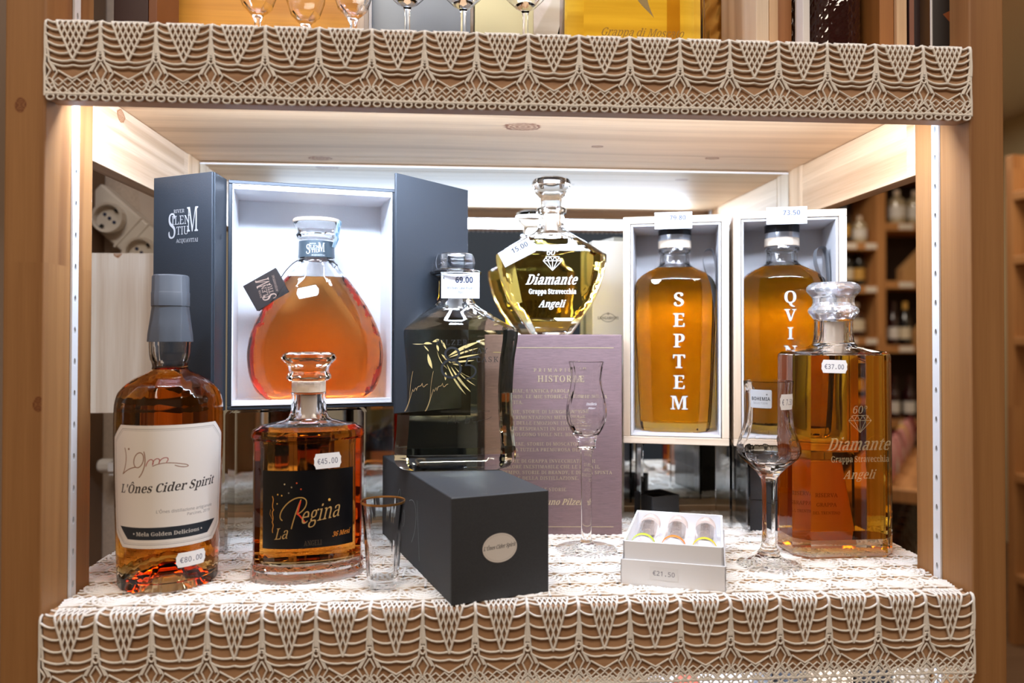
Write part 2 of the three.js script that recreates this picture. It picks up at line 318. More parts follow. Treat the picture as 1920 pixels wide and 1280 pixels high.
// ---------------------------------------------------------------- crocheted lace, built thread by thread
function threads() {
  const pos = [], nor = [], idx = [];
  return {
    add(pts, r, sides = 5) {
      const n = pts.length; if (n < 2) return; const at = pos.length / 3, T = new THREE.Vector3(), A = new THREE.Vector3(), B = new THREE.Vector3();
      for (let i = 0; i < n; i++) {
        const p = pts[i], a = pts[Math.max(0, i - 1)], b = pts[Math.min(n - 1, i + 1)];
        T.set(b[0] - a[0], b[1] - a[1], b[2] - a[2]).normalize(); A.set(0.02, 0.71, 0.7).cross(T).normalize(); B.crossVectors(T, A);
        for (let k = 0; k < sides; k++) { const c = Math.cos(k / sides * 6.2832), s = Math.sin(k / sides * 6.2832); const x = A.x * c + B.x * s, y = A.y * c + B.y * s, z = A.z * c + B.z * s; pos.push(p[0] + x * r, p[1] + y * r, p[2] + z * r); nor.push(x, y, z); }
      }
      for (let i = 0; i < n - 1; i++) for (let k = 0; k < sides; k++) { const a = at + i * sides + k, b = at + i * sides + (k + 1) % sides, c = a + sides, d = b + sides; idx.push(a, b, c, b, d, c); }
    },
    build() { const g = new THREE.BufferGeometry(); g.setAttribute('position', new THREE.Float32BufferAttribute(pos, 3)); g.setAttribute('normal', new THREE.Float32BufferAttribute(nor, 3)); g.setIndex(idx); return g; },
  };
}
const dense = (pts, step) => { const o = []; for (let i = 0; i < pts.length - 1; i++) { const [a, b] = [pts[i], pts[i + 1]], n = Math.max(1, Math.ceil(Math.hypot(b[0] - a[0], b[1] - a[1]) / step)); for (let k = 0; k < n; k++) o.push([lerp(a[0], b[0], k / n), lerp(a[1], b[1], k / n)]); } o.push(pts[pts.length - 1]); return o; };
const swag = (a, b, sag, n = 5) => Array.from({ length: n + 1 }, (_, i) => { const t = i / n; return [lerp(a[0], b[0], t), lerp(a[1], b[1], t) + sag * 4 * t * (1 - t)]; });
const ringPath = (u, v, ru, rv, n = 10) => Array.from({ length: n + 1 }, (_, i) => [u + ru * Math.cos(i / n * 6.2832), v + rv * Math.sin(i / n * 6.2832)]);
// one repeat of the pineapple border: [points, radius]; v runs down from v0, tip at T, hem at H
function pineapple(P, v0, T, H, hem = true) {
  const L = [], R = 0.00096, a = 0.33 * P, N = 7, tv = T - v0, row = (k) => v0 + tv * (k / N), edge = (v) => a * (1 - clamp((v - v0) / tv, 0, 1) ** 1.15);
  const node = (i, k) => { const e = edge(row(k)); return N - k ? [lerp(-e, e, i / (N - k)), row(k)] : [0, row(k)]; };
  for (let k = 0; k < N; k++) for (let i = 0; i <= N - k; i++) { if (i < N - k) L.push([[node(i, k), node(i, k + 1)], R * 0.9]); if (i > 0) L.push([[node(i, k), node(i - 1, k + 1)], R * 0.9]); }
  L.push([Array.from({ length: N + 1 }, (_, i) => node(i, 0).map((q, c) => c ? q - 0.001 * Math.sin(i) : q)), R]);
  for (const s of [-1, 1]) {
    L.push([Array.from({ length: 9 }, (_, i) => { const v = v0 + tv * i / 8; return [s * edge(v), v]; }), R * 1.15]);
    const K = 5;
    for (let k = 0; k <= K; k++) { const v = v0 + 0.001 + tv * k / K * 0.88, e = edge(v + 0.004); L.push([swag([s * (P / 2 - 0.012 * P), v], [s * e, v + 0.0042], 0.0012 + 0.0014 * k / K, 5), R * 1.1]); }
    L.push([swag([s * (P / 2 - 0.06 * P), T + 0.0015], [0, T + 0.0052], 0.0024), R]);
    L.push([[[s * (P / 2 - 0.015 * P), v0 + tv * 0.45], [s * (P / 2 - 0.07 * P), T + 0.001], [s * (P / 2 - 0.17 * P), T + 0.010]], R]);
    if (hem) {
      L.push([[[s * (P / 2), T + 0.002], [s * (P / 2 - 0.10 * P), T + 0.0095], [s * (P / 2 - 0.02 * P), T + 0.017], [s * (P / 2 - 0.12 * P), H - 0.009]], R * 0.85]);
      L.push([[[s * (P / 2 - 0.13 * P), T + 0.004], [s * (P / 2 - 0.22 * P), T + 0.011], [s * (P / 2 - 0.13 * P), T + 0.018], [s * (P / 2 - 0.2 * P), H - 0.009]], R * 0.85]);
      L.push([[[0, T + 0.0165], [s * 0.12 * P, T + 0.0135], [s * 0.27 * P, T + 0.0095]], R * 0.9]);
    }
  }
  L.push([[[P / 2, v0], [P / 2, T - tv * 0.18]], R * 1.7]);
  L.push([ringPath(P / 2, T - tv * 0.07, 0.0024, 0.0035), R]);
  L.push([ringPath(P / 2, T - tv * 0.2, 0.0014, 0.002), R]);
  if (hem) {
    const z = []; for (let i = 0; i <= 12; i++) z.push([-P / 2 + P * i / 12, H - 0.0105 + (i % 2) * 0.0036]); L.push([z, R]);
    for (const [dv, am] of [[0.0145, 0.0034], [0.0178, 0.003]]) { const q = []; for (let i = 0; i <= 12; i++) q.push([-P / 2 + P * i / 12, H - dv + ((i + (dv > 0.016)) % 2) * am]); L.push([q, R * 0.72]); }
    const z2 = []; for (let i = 0; i <= 12; i++) z2.push([-P / 2 + P * i / 12, H - 0.007 + ((i + 1) % 2) * 0.0026]); L.push([z2, R]);
    L.push([[[-P / 2, H - 0.0048], [P / 2, H - 0.0044]], R * 1.25]);
    for (let i = 0; i < 5; i++) L.push([ringPath(-P / 2 + P * (i + 0.5) / 5, H - 0.0018, P / 14, 0.0023, 8), R * 0.9]);
  }
  return L;
}
// the fan ground of the shelf top
function fans(P, Q) {
  const L = [], R = 0.00115;
  for (const r of [0.005, 0.0095, 0.0133, 0.0172]) L.push([Array.from({ length: 13 }, (_, i) => { const t = Math.PI * (0.04 + 0.92 * i / 12); return [r * 1.15 * Math.cos(t), r * 1.35 * Math.sin(t)]; }), R * 1.4]);
  for (let i = 0; i < 9; i++) { const t = Math.PI * (0.08 + 0.84 * i / 8); L.push([[[0.005 * 1.15 * Math.cos(t), 0.005 * 1.35 * Math.sin(t)], [0.0165 * 1.15 * Math.cos(t), 0.0165 * 1.35 * Math.sin(t)]], R * 0.75]); }
  for (let k = 0; k < 2; k++) { const v = -0.0025 - k * 0.0058; const z = []; for (let i = 0; i <= 8; i++) z.push([-P / 2 + P * i / 8, v + ((i + k) % 2) * 0.0048]); L.push([z, R * 0.9]); }
  for (const s of [-1, 1]) for (let k = 0; k < 3; k++) { const v = 0.004 + k * 0.0075; L.push([swag([s * P / 2, v - 0.002], [s * (0.0205 * Math.cos(Math.asin(clamp(v / 0.0235, 0, 1)))), v + 0.001], 0.0012, 3), R]); }
  L.push([[[P / 2, -0.004], [P / 2, 0.024]], R * 1.3]);
  return L;
}
function lace(Y, count, { v0, T, H, hem, depth = 0.012, net = 0 }) {
  const W = threads(), P = SW * 2 / count, r = 0.0045, t = 0.0016, q = r * Math.PI / 2, rnd = vnoise;
  const at = (u, s) => {
    const w = 0.0007 * (rnd(u * 40, s * 30, 7) - 0.3) + (s > 0.05 ? 0.0012 * Math.abs(rnd(u * 22, 1, 9) - 0.3) * (s - 0.05) / 0.03 : 0);
    if (s < 0) return [u, Y + 0.0011 + 0.0002 * rnd(u * 300, s * 300, 2), t - r + s];
    if (s < q) { const a = s / r; return [u, Y + t - r + r * Math.cos(a) - 0.0004 * (1 - a / 1.57), t - r + r * Math.sin(a) + w * a / 1.57]; }
    return [u, Y + t - r - (s - q), t + w];
  };
  const inside = ([u, v]) => { const z = t - r + v; return v > 0 ? Math.abs(u) <= SW + 0.0008 : Math.abs(u) <= (z < -0.0895 ? SW + 0.0235 : SW - 0.0012) && z > -depth; };
  const wob = (u, v, k) => [u + 0.0007 * (rnd(u * 90 + k, v * 90, 3) - 0.5), v + 0.0009 * (rnd(u * 70, v * 70 + k, 4) - 0.5)];
  const lay = (list, du, dv, step = 0.0032) => {
    for (const [pts, R] of list) {
      let run = [];
      for (const p of dense(pts, step)) { const [u, v] = wob(p[0] + du, p[1] + dv, 0); if (inside([u, v])) run.push(at(u, v)); else { W.add(run, R); run = []; } }
      W.add(run, R);
    }
  };
  const motif = pineapple(P, v0, T, H, hem);
  for (let i = 0; i < count; i++) lay(motif, -SW + P * (i + 0.5), 0);
  for (const s of [-1, 1]) lay([[[[s * SW, v0], [s * SW, H - 0.003]], 0.0011]], 0, 0);
  if (depth > 0.02) {
    const Q = 0.0335, fan = fans(P, Q), n = Math.ceil(depth / Q) + 1;
    for (let j = 0; j < n; j++) for (let i = -2; i <= count + 1; i++) lay(fan, -SW + P * (i + (j % 2 ? 0.5 : 0)), v0 - 0.0265 - j * Q, 0.005);
  } else lay([[[[-SW, -0.003], [SW, -0.003]], 0.001], [[[-SW, -0.006], [SW, -0.006]], 0.001]], 0, 0);
  if (net) {
    const c = P / 5;
    for (let k = -40; k < count * 5 + 40; k++) for (const s of [-1, 1]) lay([[[[-SW + k * c, H - 0.012], [-SW + k * c + s * net * 0.8, H - 0.012 + net]], 0.00095]], 0, 0, 0.006);
  }
  return W.build();
}
solo('lace_runner', lace(HF, 18, { v0: 0.001, T: 0.0375, H: 0.0715, hem: true, depth: 0.016 }), M.cotton, 'cream crochet lace trim hanging over the edge of the upper shelf', 'lace trim');
solo('lace_runner', lace(0, 18, { v0: -0.012, T: 0.044, H: 0.078, hem: true, depth: 0.345, net: 0.085 }), M.cotton, 'white crochet lace cloth covering the lower shelf and hanging over its front', 'lace cloth');
// ---------------------------------------------------------------- bottles, boxes and glasses in the lit bay
const rows = (list) => ({ f: curve(list), keys: list.map((r) => r[0]) });
const stickerGeo = (w, h) => sheet(w, h);
const script = (x, s, px, py, size, fill, o = {}) => write(x, s, px, py, size, { font: 'serif', skew: 0.38, sx: 0.86, fill, ...o });
function sticker(parent, text, w, h, pos, rot = [0, 0, 0], name = 'price_sticker') {
  const o = part(name, sheet(w, h), printed(stickerTex(text)), parent, 'white price sticker reading ' + text); o.position.set(...pos); o.rotation.set(...rot); return o;
}
function silentiumLogo(x, w, h, col) {
  write(x, 'S', w * 0.14, h * 0.56, h * 0.86, { fill: col, sx: 0.62 });
  write(x, 'ILEN', w * 0.43, h * 0.42, h * 0.3, { fill: col, sx: 0.86 });
  write(x, 'TIU', w * 0.49, h * 0.68, h * 0.28, { fill: col, sx: 0.86 });
  write(x, 'M', w * 0.82, h * 0.43, h * 0.84, { fill: col, sx: 0.5 });
  write(x, 'RIVER', w * 0.37, h * 0.2, h * 0.12, { fill: col });
  write(x, 'ACQUAVITAE', w * 0.66, h * 0.93, h * 0.13, { fill: col, sx: 0.9 });
}
// --- cider spirit bottle
{
  const t = thing('spirit_bottle', 'tall round bottle of dark cider spirit with grey capsule and white octagonal label', 'bottle', [-0.3405, 0.0012, -0.0895], 0.33);
  const { f, keys } = rows([[0, 0.043], [0.004, 0.0448], [0.046, 0.0463], [0.149, 0.0488], [0.168, 0.0485], [0.181, 0.046], [0.1915, 0.038], [0.199, 0.026], [0.2045, 0.0165], [0.2085, 0.016], [0.214, 0.0182], [0.222, 0.0192], [0.231, 0.0195], [0.25, 0.0165], [0.262, 0.0158]]);
  const sec = (y, i) => oval(f(y)[0] - i, f(y)[0] - i);
  bottle(t, sec, keys, { top: 0.262, base: 0.009, level: 0.207, wall: 0.0042, mouthWall: 0.003, neckFrom: 0.22, drink: drink(0.82, 0.21, 0.01, 0.085), punt: 0.026, glass: M.crystal });
  const cap = lathe([[0.0001, 0.2955], [0.0150, 0.2955], [0.0164, 0.2945], [0.0168, 0.293], [0.0170, 0.279], [0.0174, 0.2782], [0.0174, 0.2655], [0.0169, 0.2648], [0.0171, 0.262], [0.0186, 0.25], [0.0203, 0.238], [0.0207, 0.231], [0.0203, 0.2308], [0.0200, 0.2312]]);
  part('capsule', cap, M.capGrey, t, 'matt grey moulded capsule');
  const lab = ink(1024, 1000, (x, w, h) => {
    const oct = (m, c) => { x.beginPath(); x.moveTo(m + c, m); x.lineTo(w - m - c, m); x.lineTo(w - m, m + c); x.lineTo(w - m, h - m - c); x.lineTo(w - m - c, h - m); x.lineTo(m + c, h - m); x.lineTo(m, h - m - c); x.lineTo(m, m + c); x.closePath(); };
    x.fillStyle = '#e9e2da'; oct(4, 110); x.fill();
    x.strokeStyle = '#9a928c'; x.lineWidth = 4; oct(34, 104); x.stroke(); x.lineWidth = 2; oct(46, 100); x.stroke();
    x.strokeStyle = '#8a5a3c'; x.lineWidth = 7; x.lineCap = 'round'; x.lineJoin = 'round';
    x.beginPath(); x.moveTo(165, 190); x.bezierCurveTo(190, 260, 175, 340, 140, 400); x.bezierCurveTo(170, 375, 220, 345, 262, 340); x.stroke();
    x.beginPath(); x.ellipse(292, 282, 38, 62, 0.3, 0, 6.3); x.stroke(); x.beginPath(); x.moveTo(335, 215); x.bezierCurveTo(360, 300, 330, 380, 296, 420); x.stroke(); x.beginPath(); x.arc(205, 195, 5, 0, 6.3); x.stroke();
    x.strokeStyle = '#a23c34'; x.lineWidth = 6; x.beginPath(); x.moveTo(350, 330); x.bezierCurveTo(370, 250, 420, 270, 400, 320); x.bezierCurveTo(400, 260, 470, 250, 445, 310); x.bezierCurveTo(455, 250, 540, 250, 500, 300); x.stroke();
    x.strokeStyle = '#8a5a3c'; x.beginPath(); x.moveTo(400, 330); x.bezierCurveTo(480, 290, 560, 310, 640, 330); x.bezierCurveTo(690, 350, 620, 360, 560, 330); x.stroke();
    write(x, "L'Ônes Cider Spirit", w * 0.5, 505, 98, { font: 'serif', weight: 'bold', skew: 0.3, sx: 0.84, fill: '#2b2421', rot: -0.035 });
    write(x, "L'Ônes distillazione artigianale", w * 0.64, 700, 34, { font: 'sans-serif', fill: '#8c8480' }); write(x, 'Parcines, 2019', w * 0.74, 738, 32, { font: 'sans-serif', fill: '#8c8480' });
    x.fillStyle = '#252b33'; x.beginPath(); x.moveTo(90, 826); x.lineTo(w - 90, 826); x.lineTo(w - 180, 926); x.lineTo(180, 926); x.closePath(); x.fill();
    write(x, '✦ Mela Golden Delicious ✦'.replace(/✦/g, '•'), w / 2, 878, 44, { font: 'serif', weight: 'bold', fill: '#cfc9c0' });
  });
  part('label', skin(sec, 0.0425, 0.1555, 5, 43, 0.00025, { ny: 6 }), printed(lab, { rough: 0.5 }), t, 'white octagonal label with the name in brush script');
  part('price_sticker', skin(sec, 0.0225, 0.0375, 12, 22, 0.0004, { ny: 2 }), printed(stickerTex('€80.00')), t, 'white price sticker reading €80.00');
}
// --- La Regina decanter
{
  const t = thing('decanter', 'oval decanter of dark amber spirit with black label and flared glass stopper', 'bottle', [-0.2095, 0.0012, -0.0985], 0.2);
  const rws = [[0, 0.0535, 0.033], [0.003, 0.0548, 0.0345], [0.0075, 0.0546, 0.0343], [0.0105, 0.053, 0.0328], [0.0135, 0.0545, 0.0342], [0.0165, 0.0528, 0.0325], [0.019, 0.0522, 0.032], [0.13, 0.0522, 0.032], [0.136, 0.0526, 0.0325], [0.138, 0.0544, 0.034], [0.142, 0.0544, 0.034], [0.1448, 0.053, 0.0328], [0.147, 0.049, 0.029], [0.149, 0.046, 0.027], [0.1515, 0.032, 0.022], [0.154, 0.0225, 0.0195], [0.159, 0.0185, 0.0182], [0.168, 0.0168, 0.0168], [0.1785, 0.0166, 0.0166], [0.1805, 0.0172, 0.0172]];
  const { f, keys } = rows(rws), sec = (y, i) => { const [w, d] = f(y); return oval(w - i, d - i, 2.1); };
  bottle(t, sec, keys, { top: 0.181, base: 0.0165, level: 0.1475, wall: 0.0032, mouthWall: 0.0068, neckFrom: 0.156, drink: drink(0.78, 0.18, 0.008, 0.068), glass: M.crystal });
  part('cork', lathe([[0, 0.1555], [0.0092, 0.1555], [0.0096, 0.1785], [0, 0.1785]], 40), M.cork, t);
  part('cork_collar', lathe([[0, 0.1811], [0.0160, 0.1811], [0.0164, 0.1816], [0.0164, 0.1922], [0.016, 0.1926], [0, 0.1926]], 48), M.cork, t, 'pale wooden collar of the stopper');
  part('stopper', lathe([[0, 0.1928], [0.0195, 0.1928], [0.0217, 0.1945], [0.0217, 0.197], [0.0205, 0.1992], [0.0192, 0.202], [0.02, 0.206], [0.0235, 0.2105], [0.0264, 0.2135], [0.0268, 0.2155], [0.0255, 0.2185], [0.0215, 0.2205], [0.012, 0.2212], [0, 0.2212]]), M.glass, t, 'flared clear glass stopper');
  const lab = ink(1024, 760, (x, w, h) => {
    x.fillStyle = '#0c0b0d'; x.fillRect(0, 0, w, h);
    x.strokeStyle = '#d08a3a'; x.lineCap = 'round'; x.lineWidth = 9; x.beginPath(); x.moveTo(120, 250); x.bezierCurveTo(150, 300, 100, 330, 135, 380); x.bezierCurveTo(95, 420, 150, 440, 118, 500); x.bezierCurveTo(150, 540, 110, 560, 125, 600); x.stroke(); x.lineWidth = 4; x.beginPath(); x.moveTo(100, 380); x.lineTo(90, 420); x.lineTo(120, 470); x.stroke();
    for (const [a, b, c] of [[255, 130, '#c9b48a'], [330, 160, '#9c8866'], [385, 120, '#d4552a'], [430, 180, '#c8502a'], [225, 240, '#d9a24c'], [180, 230, '#d9a24c'], [175, 320, '#b8904a'], [300, 215, '#7d7466']]) { x.fillStyle = c; x.beginPath(); x.arc(a, b, 8, 0, 6.3); x.fill(); }
    x.lineWidth = 12; x.strokeStyle = '#b08a4c'; x.beginPath(); x.moveTo(330, 560); x.bezierCurveTo(360, 450, 400, 340, 430, 285); x.stroke();
    x.beginPath(); x.moveTo(230, 480); x.bezierCurveTo(150, 440, 300, 250, 430, 262); x.bezierCurveTo(540, 270, 480, 400, 390, 420); x.stroke();
    x.strokeStyle = '#d8432c'; x.lineWidth = 16; x.beginPath(); x.moveTo(425, 300); x.lineTo(392, 420); x.bezierCurveTo(430, 440, 450, 480, 470, 500); x.stroke();
    script(x, 'egina', 655, 420, 210, '#b7925a', { rot: -0.12, sx: 0.8 }); x.fillStyle = '#e0ad57'; x.beginPath(); x.arc(735, 300, 14, 0, 6.3); x.fill();
    script(x, 'La', 230, 610, 150, '#b7925a', { rot: -0.1 });
    script(x, '36 Mesi', 880, 640, 66, '#d9822e', { rot: -0.06, weight: 'bold' }); write(x, 'ANGELI', 560, 712, 70, { fill: '#5a4a38', sx: 0.72 });
  });
  part('label', skin(sec, 0.0345, 0.1085, 10, 38, 0.0003, { ny: 4 }), printed(lab, { rough: 0.3 }), t, 'black printed label with gold script');
  sticker(t, '€45.00', 0.0275, 0.0162, [0.0175, 0.117, 0.0316], [0, 0.19, 0.03]);
}
// --- gold rimmed shot glass
{
  const t = thing('shot_glass', 'small clear tasting glass with a thin gold rim', 'glass', [-0.1315, 0.0012, -0.0523]);
  part('glass_body', lathe([[0, 0.0005], [0.0125, 0], [0.0141, 0.001], [0.0146, 0.004], [0.0158, 0.025], [0.0176, 0.053], [0.0204, 0.0805], [0.0207, 0.0813], [0.0200, 0.0813], [0.0169, 0.053], [0.0149, 0.025], [0.0128, 0.0105], [0.0060, 0.0085], [0, 0.0082]]), M.glass, t);
  part('gold_rim', lathe([[0.02066, 0.0804], [0.02095, 0.0812], [0.02065, 0.0824], [0.0201, 0.0824], [0.01985, 0.0815], [0.02066, 0.0804]]), std(0xc98f4e, 0.3, { metalness: 0.9 }), t, 'gold band on the rim');
}
// --- long black carton lying on the cloth
{
  const t = thing('carton', 'long black bottle carton lying on its side with an oval white seal', 'box', [-0.0645, 0.0012, -0.139], 0.327);
  const L = 0.262;
  part('carton_body', box(-0.0470, 0.0470, 0, 0.0945, -L / 2, L / 2 - 0.0012, 0.0014), M.black, t);
  part('end_flap', box(-0.0472, 0.0472, 0.0004, 0.0942, L / 2 - 0.001, L / 2 + 0.0008, 0.0006), M.black, t);
  const seal = ink(384, 288, (x, w, h) => { x.fillStyle = '#d9d2ca'; x.beginPath(); x.ellipse(w / 2, h / 2, w / 2 - 6, h / 2 - 6, 0, 0, 6.3); x.fill(); x.strokeStyle = '#b8b0a8'; x.lineWidth = 3; x.beginPath(); x.ellipse(w / 2, h / 2, w / 2 - 22, h / 2 - 22, 0, 0, 6.3); x.stroke(); write(x, "L'Ônes Cider Spirit", w / 2, h * 0.46, 50, { skew: 0.35, sx: 0.72, fill: '#2c2626', weight: 'bold', rot: -0.06 }); });
  part('seal', sheet(0.0345, 0.0275), printed(seal), t, 'oval white seal with script').position.set(-0.0015, 0.0465, L / 2 + 0.0011);
  const marks = ink(512, 256, (x) => { x.strokeStyle = '#8a939c'; x.lineWidth = 3; x.lineCap = 'round'; x.beginPath(); x.moveTo(60, 90); x.bezierCurveTo(100, 0, 120, 60, 90, 120); x.bezierCurveTo(140, 60, 190, 120, 150, 170); x.moveTo(230, 60); x.bezierCurveTo(330, 20, 350, 120, 260, 200); x.moveTo(330, 40); x.lineTo(360, 240); x.stroke(); });
  const mk = part('crayon_marks', sheet(0.15, 0.075), printed(marks), t, 'loose silver crayon scribble'); mk.rotation.y = -Math.PI / 2; mk.position.set(-0.0473, 0.045, 0.0);
}
// --- straw coloured decanter with the hummingbird, on the carton
{
  const t = thing('decanter', 'waisted square decanter of straw coloured grappa standing on the black carton', 'bottle', [-0.0645, 0.0958, -0.165], 0.04);
  const rws = [[0, 0.056, 0.026, 0.012, 0], [0.004, 0.0612, 0.031, 0.0125, 0], [0.010, 0.0645, 0.0335, 0.013, 0], [0.014, 0.0648, 0.0335, 0.013, 0], [0.045, 0.0625, 0.0315, 0.013, 0], [0.078, 0.0614, 0.0305, 0.013, 0], [0.115, 0.0632, 0.0315, 0.013, 0], [0.142, 0.0668, 0.0335, 0.013, 0], [0.149, 0.0672, 0.0335, 0.013, 0.0], [0.152, 0.064, 0.0315, 0.0125, 0.05], [0.1605, 0.049, 0.0265, 0.01, 0.4], [0.168, 0.0375, 0.023, 0.008, 0.75], [0.176, 0.0245, 0.0195, 0.006, 1], [0.184, 0.0195, 0.0185, 0.006, 1], [0.203, 0.0185, 0.0185, 0.005, 1], [0.2065, 0.021, 0.021, 0.005, 1], [0.2095, 0.0285, 0.0285, 0.008, 1], [0.2125, 0.0285, 0.0285, 0.008, 1], [0.214, 0.026, 0.026, 0.008, 1]];
  const { f, keys } = rows(rws);
  const sec = (y, i) => { const [w, d, c, m] = f(y); return octagon(w - i, d - i, Math.max(0.002, c - i * 0.5), m); };
  bottle(t, sec, keys, { top: 0.214, base: 0.017, level: 0.161, wall: 0.0052, mouthWall: 0.0065, neckFrom: 0.178, drink: drink(0.96, 0.85, 0.52, 0.07), crease: 0.35 });
  part('stopper', loft([[0.2145, 0.0178], [0.2155, 0.0205], [0.222, 0.0215], [0.228, 0.0205], [0.2315, 0.0185], [0.2328, 0.015]].map(([y, r]) => ({ y, p: octagon(r, r, r * 0.55, 0.2) })), { crease: 0.5 }), phys({ color: 0xffffff, transmission: 1, roughness: 0.12, ior: 1.5, thickness: 0.01 }), t, 'faceted frosted stopper');
  part('plug', lathe([[0, 0.172], [0.0078, 0.172], [0.0085, 0.2], [0.0098, 0.2115], [0, 0.2115]], 40), std(0xd8d9da, 0.6), t, 'grey plug inside the neck');
  const zf = 0.0345, label = part('rear_label', sheet(0.074, 0.082), printed(ink(256, 400, (x, w, h) => { x.fillStyle = '#1d1d1b'; x.fillRect(0, 0, w, h); }), { rough: 0.5 }), t, 'black label on the back of the bottle');
  label.position.set(-0.019, 0.094, -zf + 0.0003);
  const bird = ink(1024, 1024, (x) => {
    const gold = '#e2cf8e', plume = (pts) => { x.fillStyle = gold; x.beginPath(); x.moveTo(pts[0], pts[1]); x.quadraticCurveTo(pts[2], pts[3], pts[4], pts[5]); x.quadraticCurveTo(pts[6], pts[7], pts[0], pts[1]); x.fill(); };
    plume([40, 150, 130, 170, 215, 150, 130, 150]); plume([205, 150, 250, 100, 330, 150, 250, 165]); plume([330, 120, 400, 60, 430, 90, 400, 140]); plume([450, 90, 520, 140, 530, 230, 480, 190]); plume([210, 175, 260, 210, 280, 260, 225, 220]); plume([265, 290, 240, 420, 330, 510, 330, 400]);
    plume([390, 160, 440, 190, 420, 260, 380, 210]); plume([400, 250, 420, 420, 560, 520, 440, 420]); plume([460, 300, 520, 400, 600, 430, 540, 330]); plume([540, 440, 640, 640, 820, 890, 640, 740]); plume([600, 480, 720, 640, 890, 850, 700, 720]); plume([650, 480, 780, 640, 960, 760, 780, 680]); plume([680, 520, 820, 640, 990, 670, 840, 640]);
    plume([560, 330, 760, 140, 1010, 120, 780, 240]); plume([570, 350, 780, 240, 1000, 210, 800, 290]); plume([590, 380, 800, 310, 1010, 300, 790, 360]); plume([600, 420, 760, 380, 940, 390, 780, 430]); plume([620, 440, 700, 470, 770, 470, 690, 430]); plume([520, 560, 560, 600, 520, 680, 490, 620]);
  });
  part('gold_print', sheet(0.074, 0.074), printed(bird, { rough: 0.35, metal: 0.2 }), t, 'pale gold hummingbird print').position.set(-0.012, 0.108, zf + 0.0003);
  const words = ink(1024, 512, (x) => {
    const c = '#23262a'; write(x, 'PILZER', 420, 70, 84, { fill: c, space: 14 }); write(x, 'ISLAY', 690, 165, 84, { fill: c, space: 10 }); write(x, 'CASK', 830, 265, 84, { fill: c, space: 14 });
    x.strokeStyle = c; x.lineWidth = 26; x.beginPath(); x.ellipse(420, 200, 78, 70, 0, 0, 6.3); x.stroke(); x.beginPath(); x.ellipse(410, 370, 108, 100, 0, 0, 6.3); x.stroke(); x.lineWidth = 20; x.beginPath(); x.moveTo(730, 230); x.lineTo(600, 250); x.lineTo(575, 330); x.bezierCurveTo(720, 310, 740, 470, 570, 490); x.stroke();
  });
  part('dark_print', sheet(0.094, 0.047), printed(words), t, 'dark lettering PILZER 85 ISLAY CASK').position.set(0.004, 0.1185, zf + 0.0006);
  const sig = ink(1024, 512, (x) => { x.strokeStyle = '#b99a6a'; x.lineWidth = 5; x.lineCap = 'round'; for (const k of [0, 330]) { x.beginPath(); x.moveTo(150 + k, 30); x.bezierCurveTo(60 + k, 330, 160 + k, 300, 20 + k, 490); x.bezierCurveTo(60 + k, 500, 120 + k, 300, 150 + k, 240); x.bezierCurveTo(170 + k, 320, 190 + k, 160, 210 + k, 250); x.bezierCurveTo(240 + k, 160, 260 + k, 240, 300 + k, 170); x.bezierCurveTo(320 + k, 260, 350 + k, 170, 390 + k, 180); x.stroke(); } });
  part('signature_print', sheet(0.066, 0.046), printed(sig), t, 'thin bronze signatures').position.set(-0.022, 0.085, zf + 0.0003);
  const low = ink(1024, 320, (x) => { write(x, 'DISTILLERIE 1628 PRODUCTION', 512, 60, 48, { fill: '#3a3428', space: 4 }); x.strokeStyle = '#1d1b18'; x.lineWidth = 7; x.lineCap = 'round'; x.beginPath(); x.moveTo(220, 110); x.lineTo(200, 270); x.moveTo(215, 120); x.bezierCurveTo(300, 90, 290, 190, 215, 190); x.moveTo(290, 190); x.lineTo(290, 260); x.moveTo(330, 120); x.lineTo(330, 260); x.bezierCurveTo(360, 200, 380, 200, 380, 260); x.lineTo(440, 240); x.moveTo(520, 120); x.lineTo(510, 270); x.bezierCurveTo(620, 100, 600, 300, 520, 260); x.moveTo(620, 190); x.bezierCurveTo(640, 290, 700, 180, 700, 250); x.bezierCurveTo(760, 190, 860, 230, 960, 160); x.stroke(); });
  part('foot_print', sheet(0.062, 0.0195), printed(low), t, 'dark lettering and signature near the foot').position.set(0.01, 0.057, zf + 0.0003);
  const card = thing('price_card', 'white price card reading 69.00 hung on the neck of the straw coloured decanter', 'price tag', [-0.0590, 0.2925, -0.1437], 0.03);
  part('card', box(-0.0205, 0.0205, -0.014, 0.014, 0, 0.0005, 0), M.card, card);
  part('print', sheet(0.040, 0.0265), printed(ink(512, 300, (x, w) => { write(x, '69.00', w * 0.6, 84, 98, { font: 'sans-serif', weight: 'bold', fill: '#14234a' }); write(x, '€', 30, 62, 44, { font: 'sans-serif', fill: '#14234a' }); write(x, '85 Islay Cask Pilzer', w / 2, 180, 42, { font: 'sans-serif', fill: '#3c4866' }); write(x, '70cl', w / 2, 235, 42, { font: 'sans-serif', fill: '#3c4866' }); })), card).position.set(0, 0, 0.0008);
}
